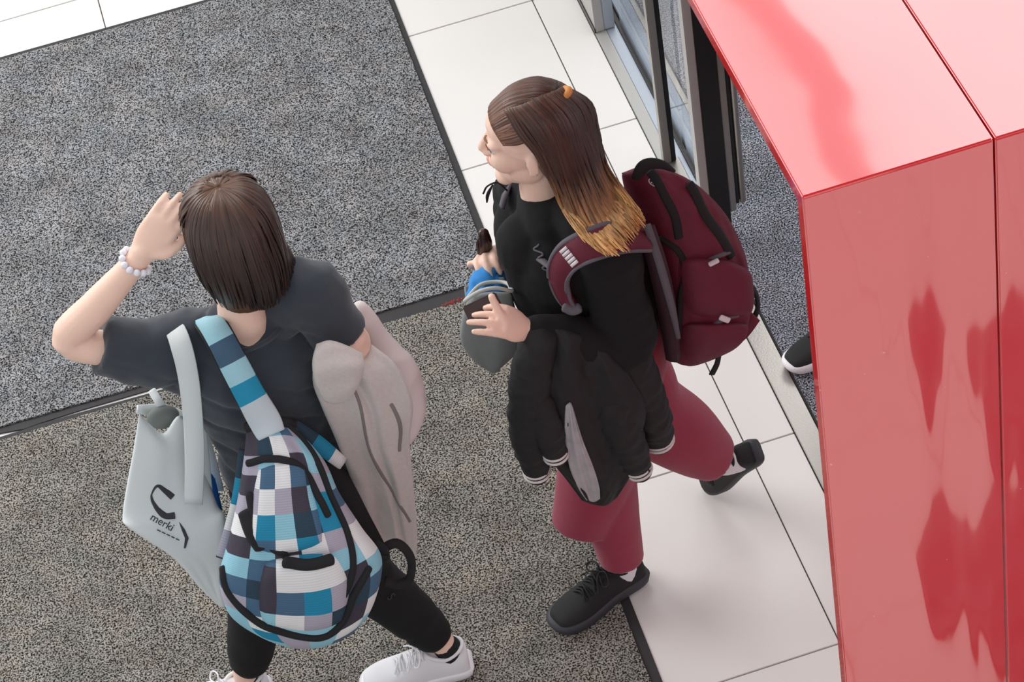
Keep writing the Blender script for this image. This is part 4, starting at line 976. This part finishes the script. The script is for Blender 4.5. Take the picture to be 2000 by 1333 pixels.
bm = bmesh.new(); sweep(bm, [w2(1092, 535, .2), w2(1066, 515, .16), w2(1050, 500, .12), w2(1040, 484, .09)], [(.007, .003), (.008, .004), (.010, .005), (.007, .003)], n=8, sub=6); obj('chest_strap', bm, 'pack_grey', t)
ribbon('far_strap', 'pack_grey', t, [w2(1022, 350, -.12), w2(1000, 362, -.09), w2(988, 378, -.06), w2(980, 405, -.05)], .02, .008, V(-.9, .1, .5))
bm = bmesh.new(); sweep(bm, [w2(990, 372, -.05), w2(972, 357, -.05), w2(952, 364, -.05), w2(944, 378, -.05)], [.0022] * 4, n=6, sub=6); sweep(bm, [w2(962, 362, -.05), w2(953, 380, -.05), w2(951, 395, -.05)], [.002, .0045, .002], n=6, sub=6); obj('cord', bm, 'webbing', t)
# ---- black bomber jacket over the arm
t = thing('jacket', 'black bomber jacket with white-striped cuffs hanging over the forearm of the long-haired woman', 'jacket', w2(1150, 800, .25))
jk = Pillow(rows(w2, [(.23, [(1034, 650), (1082, 640), (1140, 652), (1186, 676)]), (.25, [(1022, 730), (1092, 728), (1165, 738), (1232, 735)]), (.25, [(1040, 810), (1100, 820), (1180, 820), (1262, 800)]), (.245, [(1062, 880), (1110, 885), (1180, 885), (1246, 872)]),
    (.24, [(1104, 935), (1138, 945), (1185, 948), (1234, 925)]), (.235, [(1136, 978), (1158, 986), (1184, 988), (1206, 972)])]), lambda a, b: .10 - .04 * b, TOCAM, nu=64, nv=80, p=2.4,
    disp=lambda a, b: .012 * math.sin(a * 15 + 2.0 * math.sin(b * 5)) + .010 * noise.noise(V(a * 7, b * 5, 31)) + .005 * noise.noise(V(a * 15, b * 17, 3)))
jk.mesh('shell', 'bomber', t)
def jsleeve(pts, rr, cuff):
    bm = bmesh.new(); sweep(bm, pts, rr, n=24, sub=6)
    o = remesh('sleeve', bm, .006, 'bomber', t, smooth=1, fn=folds(.007, 18, 18, 22, 8))
    a, b = pts[-2], pts[-1]; ax = (b - a).normalized()
    r = rr[-1]
    bm = bmesh.new(); sweep(bm, [b - ax * .01, b + ax * .022], [r * 1.02, r * .98], n=24, sub=2); sub(obj('cuff', bm, 'bomber'), o)
    for k in (0, 1):
        bm = bmesh.new(); sweep(bm, [b + ax * (.004 + .013 * k), b + ax * (.010 + .013 * k)], [r * 1.07, r * 1.07], n=24, sub=1, caps=False); sub(obj('stripe', bm, 'stripe'), o)
jsleeve([w2(1052, 668, .24), w2(1036, 740, .25), w2(1032, 830, .25), w2(1042, 895, .24), w2(1046, 912, .24)], [.038, .044, .042, .034, .030], 1)
jsleeve([w2(1225, 690, .20), w2(1250, 750, .20), w2(1272, 810, .19), w2(1283, 850, .18)], [.05, .046, .042, .036], 1)
jsleeve([w2(1195, 780, .24), w2(1215, 840, .24), w2(1240, 900, .23), w2(1244, 908, .23)], [.045, .042, .034, .030], 1)
jsleeve([w2(1050, 780, .26), w2(1070, 840, .27), w2(1082, 878, .27)], [.036, .034, .028], 1)
li = Pillow([[jk.F(*pxab(jk, [(u, v)])[0], .004) for u, v in r] for r in (((1104, 790), (1112, 786), (1120, 796)), ((1100, 850), (1122, 850), (1138, 855)), ((1112, 910), (1138, 908), (1160, 910)), ((1130, 955), (1152, 955), (1172, 950)), ((1146, 978), (1160, 982), (1172, 975)))], .022, TOCAM, nu=20, nv=40, p=2.2, disp=lambda a, b: .004 * math.sin(a * 18 + b * 3))
li.mesh('lining', 'lining', t)
# ---- grey pouch, blue cloth, phone
t = thing('pouch_bag', 'small grey pouch bag held in front by the long-haired woman', 'bag', w2(950, 640, .0))
pb = Pillow(rows(w2, [(.07, [(914, 584), (936, 574), (962, 570), (1000, 572)]), (.075, [(902, 620), (935, 618), (970, 620), (1010, 625)]), (.08, [(900, 668), (935, 672), (970, 680), (1016, 680)]), (.08, [(926, 706), (948, 716), (970, 716), (1000, 700)]), (.08, [(950, 722), (962, 730), (970, 728), (980, 718)])]),
    lambda a, b: .07 * (1 - .5 * b), TOCAM, nu=34, nv=40, p=2.4, disp=lambda a, b: .004 * math.sin(a * 9 + b * 2) + .003 * noise.noise(V(a * 5, b * 5, 41)))
pb.mesh('bag_body', 'pouch', t)
bm = bmesh.new(); sweep(bm, [w2(908, 588, .10), w2(935, 570, .11), w2(968, 563, .11), w2(1000, 568, .10), w2(985, 552, .04), w2(940, 556, .04), w2(908, 588, .10)], [.0045] * 7, n=8, sub=6); obj('rim', bm, 'pouch_light', t)
ribbon('back_panel', 'pouch', t, [w2(910, 580, .03), w2(950, 562, .0), w2(990, 560, .02)], .05, .006, V(.1, -.9, .3))
bm = bmesh.new(); sweep(bm, [w2(940, 575, .03), w2(945, 545, .0), w2(958, 520, -.02)], [.028, .026, .012], n=16); sweep(bm, [w2(965, 575, .03), w2(970, 552, .0), w2(982, 540, -.02)], [.022, .02, .010], n=16); sweep(bm, [w2(925, 578, .04), w2(928, 560, .02), w2(938, 545, .0)], [.015, .015, .008], n=12)
o = remesh('cloth', bm, .004, 'cloth_blue', None, smooth=1, fn=folds(.006, 26, 26, 26, 4)); tag(o, 'crumpled bright blue cloth poking out of the grey pouch bag', 'cloth')
bm = bmesh.new(); pc = w2(944, 603, .185); X = (w2(925, 612, .185) - w2(968, 592, .185)).normalized(); Y = V(-.2, .6, .6); Y = (Y - X * Y.dot(X)).normalized(); Z = X.cross(Y)
box(bm, -.040, .040, -.022, .022, -.004, .004, .003); m_ = Matrix((X, Y, Z)).transposed().to_4x4(); m_.translation = pc; bmesh.ops.transform(bm, matrix=m_, verts=bm.verts)
tag(obj('phone', bm, 'phone', None, False), 'dark brown phone held in the near hand of the long-haired woman', 'phone')
bm = bmesh.new(); sweep(bm, [w2(944, 455, -.06), w2(948, 480, -.06), w2(944, 508, -.06)], [(.012, .010), (.016, .012), (.012, .010)], n=14); sweep(bm, [w2(940, 462, -.06), w2(932, 475, -.06), w2(936, 500, -.06)], [.003] * 3, n=6, sub=5)
tag(obj('key_case', bm, 'phone', None), 'small dark case gripped in the far hand above the pouch bag', 'case')

text_on('print', 'S', .030, textmark, textmark + V(.3, .0, -.9), TOCAM, 'black_sole', p1)
# ================================================================== PERSON BEHIND THE RED CLADDING
toe3 = PZ(1537, 727, .01); f3 = V(-.96, -.28, 0).normalized(); heel3 = toe3 - f3 * .285; heel3.z = .0095
p3 = thing('person', 'person hidden behind the red cladding, only a black shoe with a white sole showing', 'person', heel3)
a3 = heel3 + f3 * .06 + V(0, 0, .1); heel3b = heel3 + V(.30, .16, 0); a3b = heel3b + f3 * .06 + V(0, 0, .1)
shoe(p3, heel3, f3, V(0, 0, 1), 'black_shoe', 'white_sole', 'black_shoe', 'white_sole', length=.285, sh=.034)
shoe(p3, heel3b, f3, V(0, 0, 1), 'black_shoe', 'white_sole', 'black_shoe', 'white_sole', length=.285, sh=.034)
s3 = V(-f3.y, f3.x, 0); hip3 = (a3 + a3b) / 2; hip3.z = .9
h3a = hip3 - s3 * -.08 * (1 if (a3 - hip3).dot(s3) > 0 else -1); h3b = hip3 + (hip3 - h3a); top3 = hip3 + V(0, 0, .48)
H3 = frame(hip3 + V(-.02, -.01, .70), f3)
bm = bmesh.new(); head_prims(bm, H3); sweep(bm, [hip3 + V(0, 0, .66), hip3 + V(0, 0, .56), top3], [.05, .05, .055])
sweep(bm, [top3, hip3 + V(0, 0, .36), hip3 + V(0, 0, .15), hip3], [(.14, .06), (.15, .09), (.12, .08), (.15, .1)], side=s3, n=24)
k3 = h3a.lerp(a3, .52) + f3 * .04; k3b = h3b.lerp(a3b, .52) + f3 * .04
for h_, k_, a_ in ((h3a, k3, a3), (h3b, k3b, a3b)): sweep(bm, [h_, h_.lerp(k_, .5), k_, a_, a_ - V(0, 0, .04)], [.08, .07, .05, .034, .034])
for q in (1, -1):
    sh_ = top3 + s3 * .17 * q + V(0, 0, -.02); el_ = sh_ + V(0, 0, -.27) + s3 * .03 * q; wr_ = el_ + V(0, 0, -.22) + f3 * .06
    sweep(bm, [top3, sh_, el_, wr_], [.045, .046, .037, .025]); hand(bm, wr_, wr_ + V(0, 0, -.085) + f3 * .01, -s3 * q, .35, thumb=-q)
remesh('body', bm, .006, 'skin', p3)
face_parts(H3, p3)
bm = bmesh.new(); sweep(bm, [hip3 + V(0, 0, .1), hip3, hip3 - V(0, 0, .08)], [(.14, .1), (.165, .12), (.14, .11)], side=s3, n=26)
for h_, k_, a_ in ((h3a, k3, a3), (h3b, k3b, a3b)): sweep(bm, [h_, h_.lerp(k_, .5), k_, a_.lerp(k_, .25)], [.095, .085, .068, .055], n=22)
remesh('trousers', bm, .008, 'trouser_black', p3, fn=folds(.004, 12, 12, 12, 5))
bm = bmesh.new(); sweep(bm, [top3 + V(0, 0, .03), top3 + V(0, 0, -.05), hip3 + V(0, 0, .3), hip3 + V(0, 0, .12), hip3 + V(0, 0, .02)], [(.08, .06), (.16, .085), (.165, .11), (.15, .10), (.168, .125)], side=s3, n=30)
for q in (1, -1):
    sh_ = top3 + s3 * .17 * q + V(0, 0, -.02); el_ = sh_ + V(0, 0, -.27) + s3 * .03 * q; wr_ = el_ + V(0, 0, -.22) + f3 * .06; sweep(bm, [top3, sh_, el_, wr_.lerp(el_, .1)], [.06, .062, .052, .036], n=20)
remesh('sweater', bm, .008, 'tee', p3, fn=folds(.005, 9, 9, 14, 2))
bm = bmesh.new(); sweep(bm, [H3 @ V(.03, 0, .085), H3 @ V(-.01, 0, .075), H3 @ V(-.05, 0, .03), H3 @ V(-.06, 0, -.04)], [(.06, .03), (.078, .05), (.078, .055), (.06, .04)], side=s3, n=24)
o = remesh('hair', bm, .005, 'hair_bob', p3, fn=folds(.003, 60, 60, 20, 3))
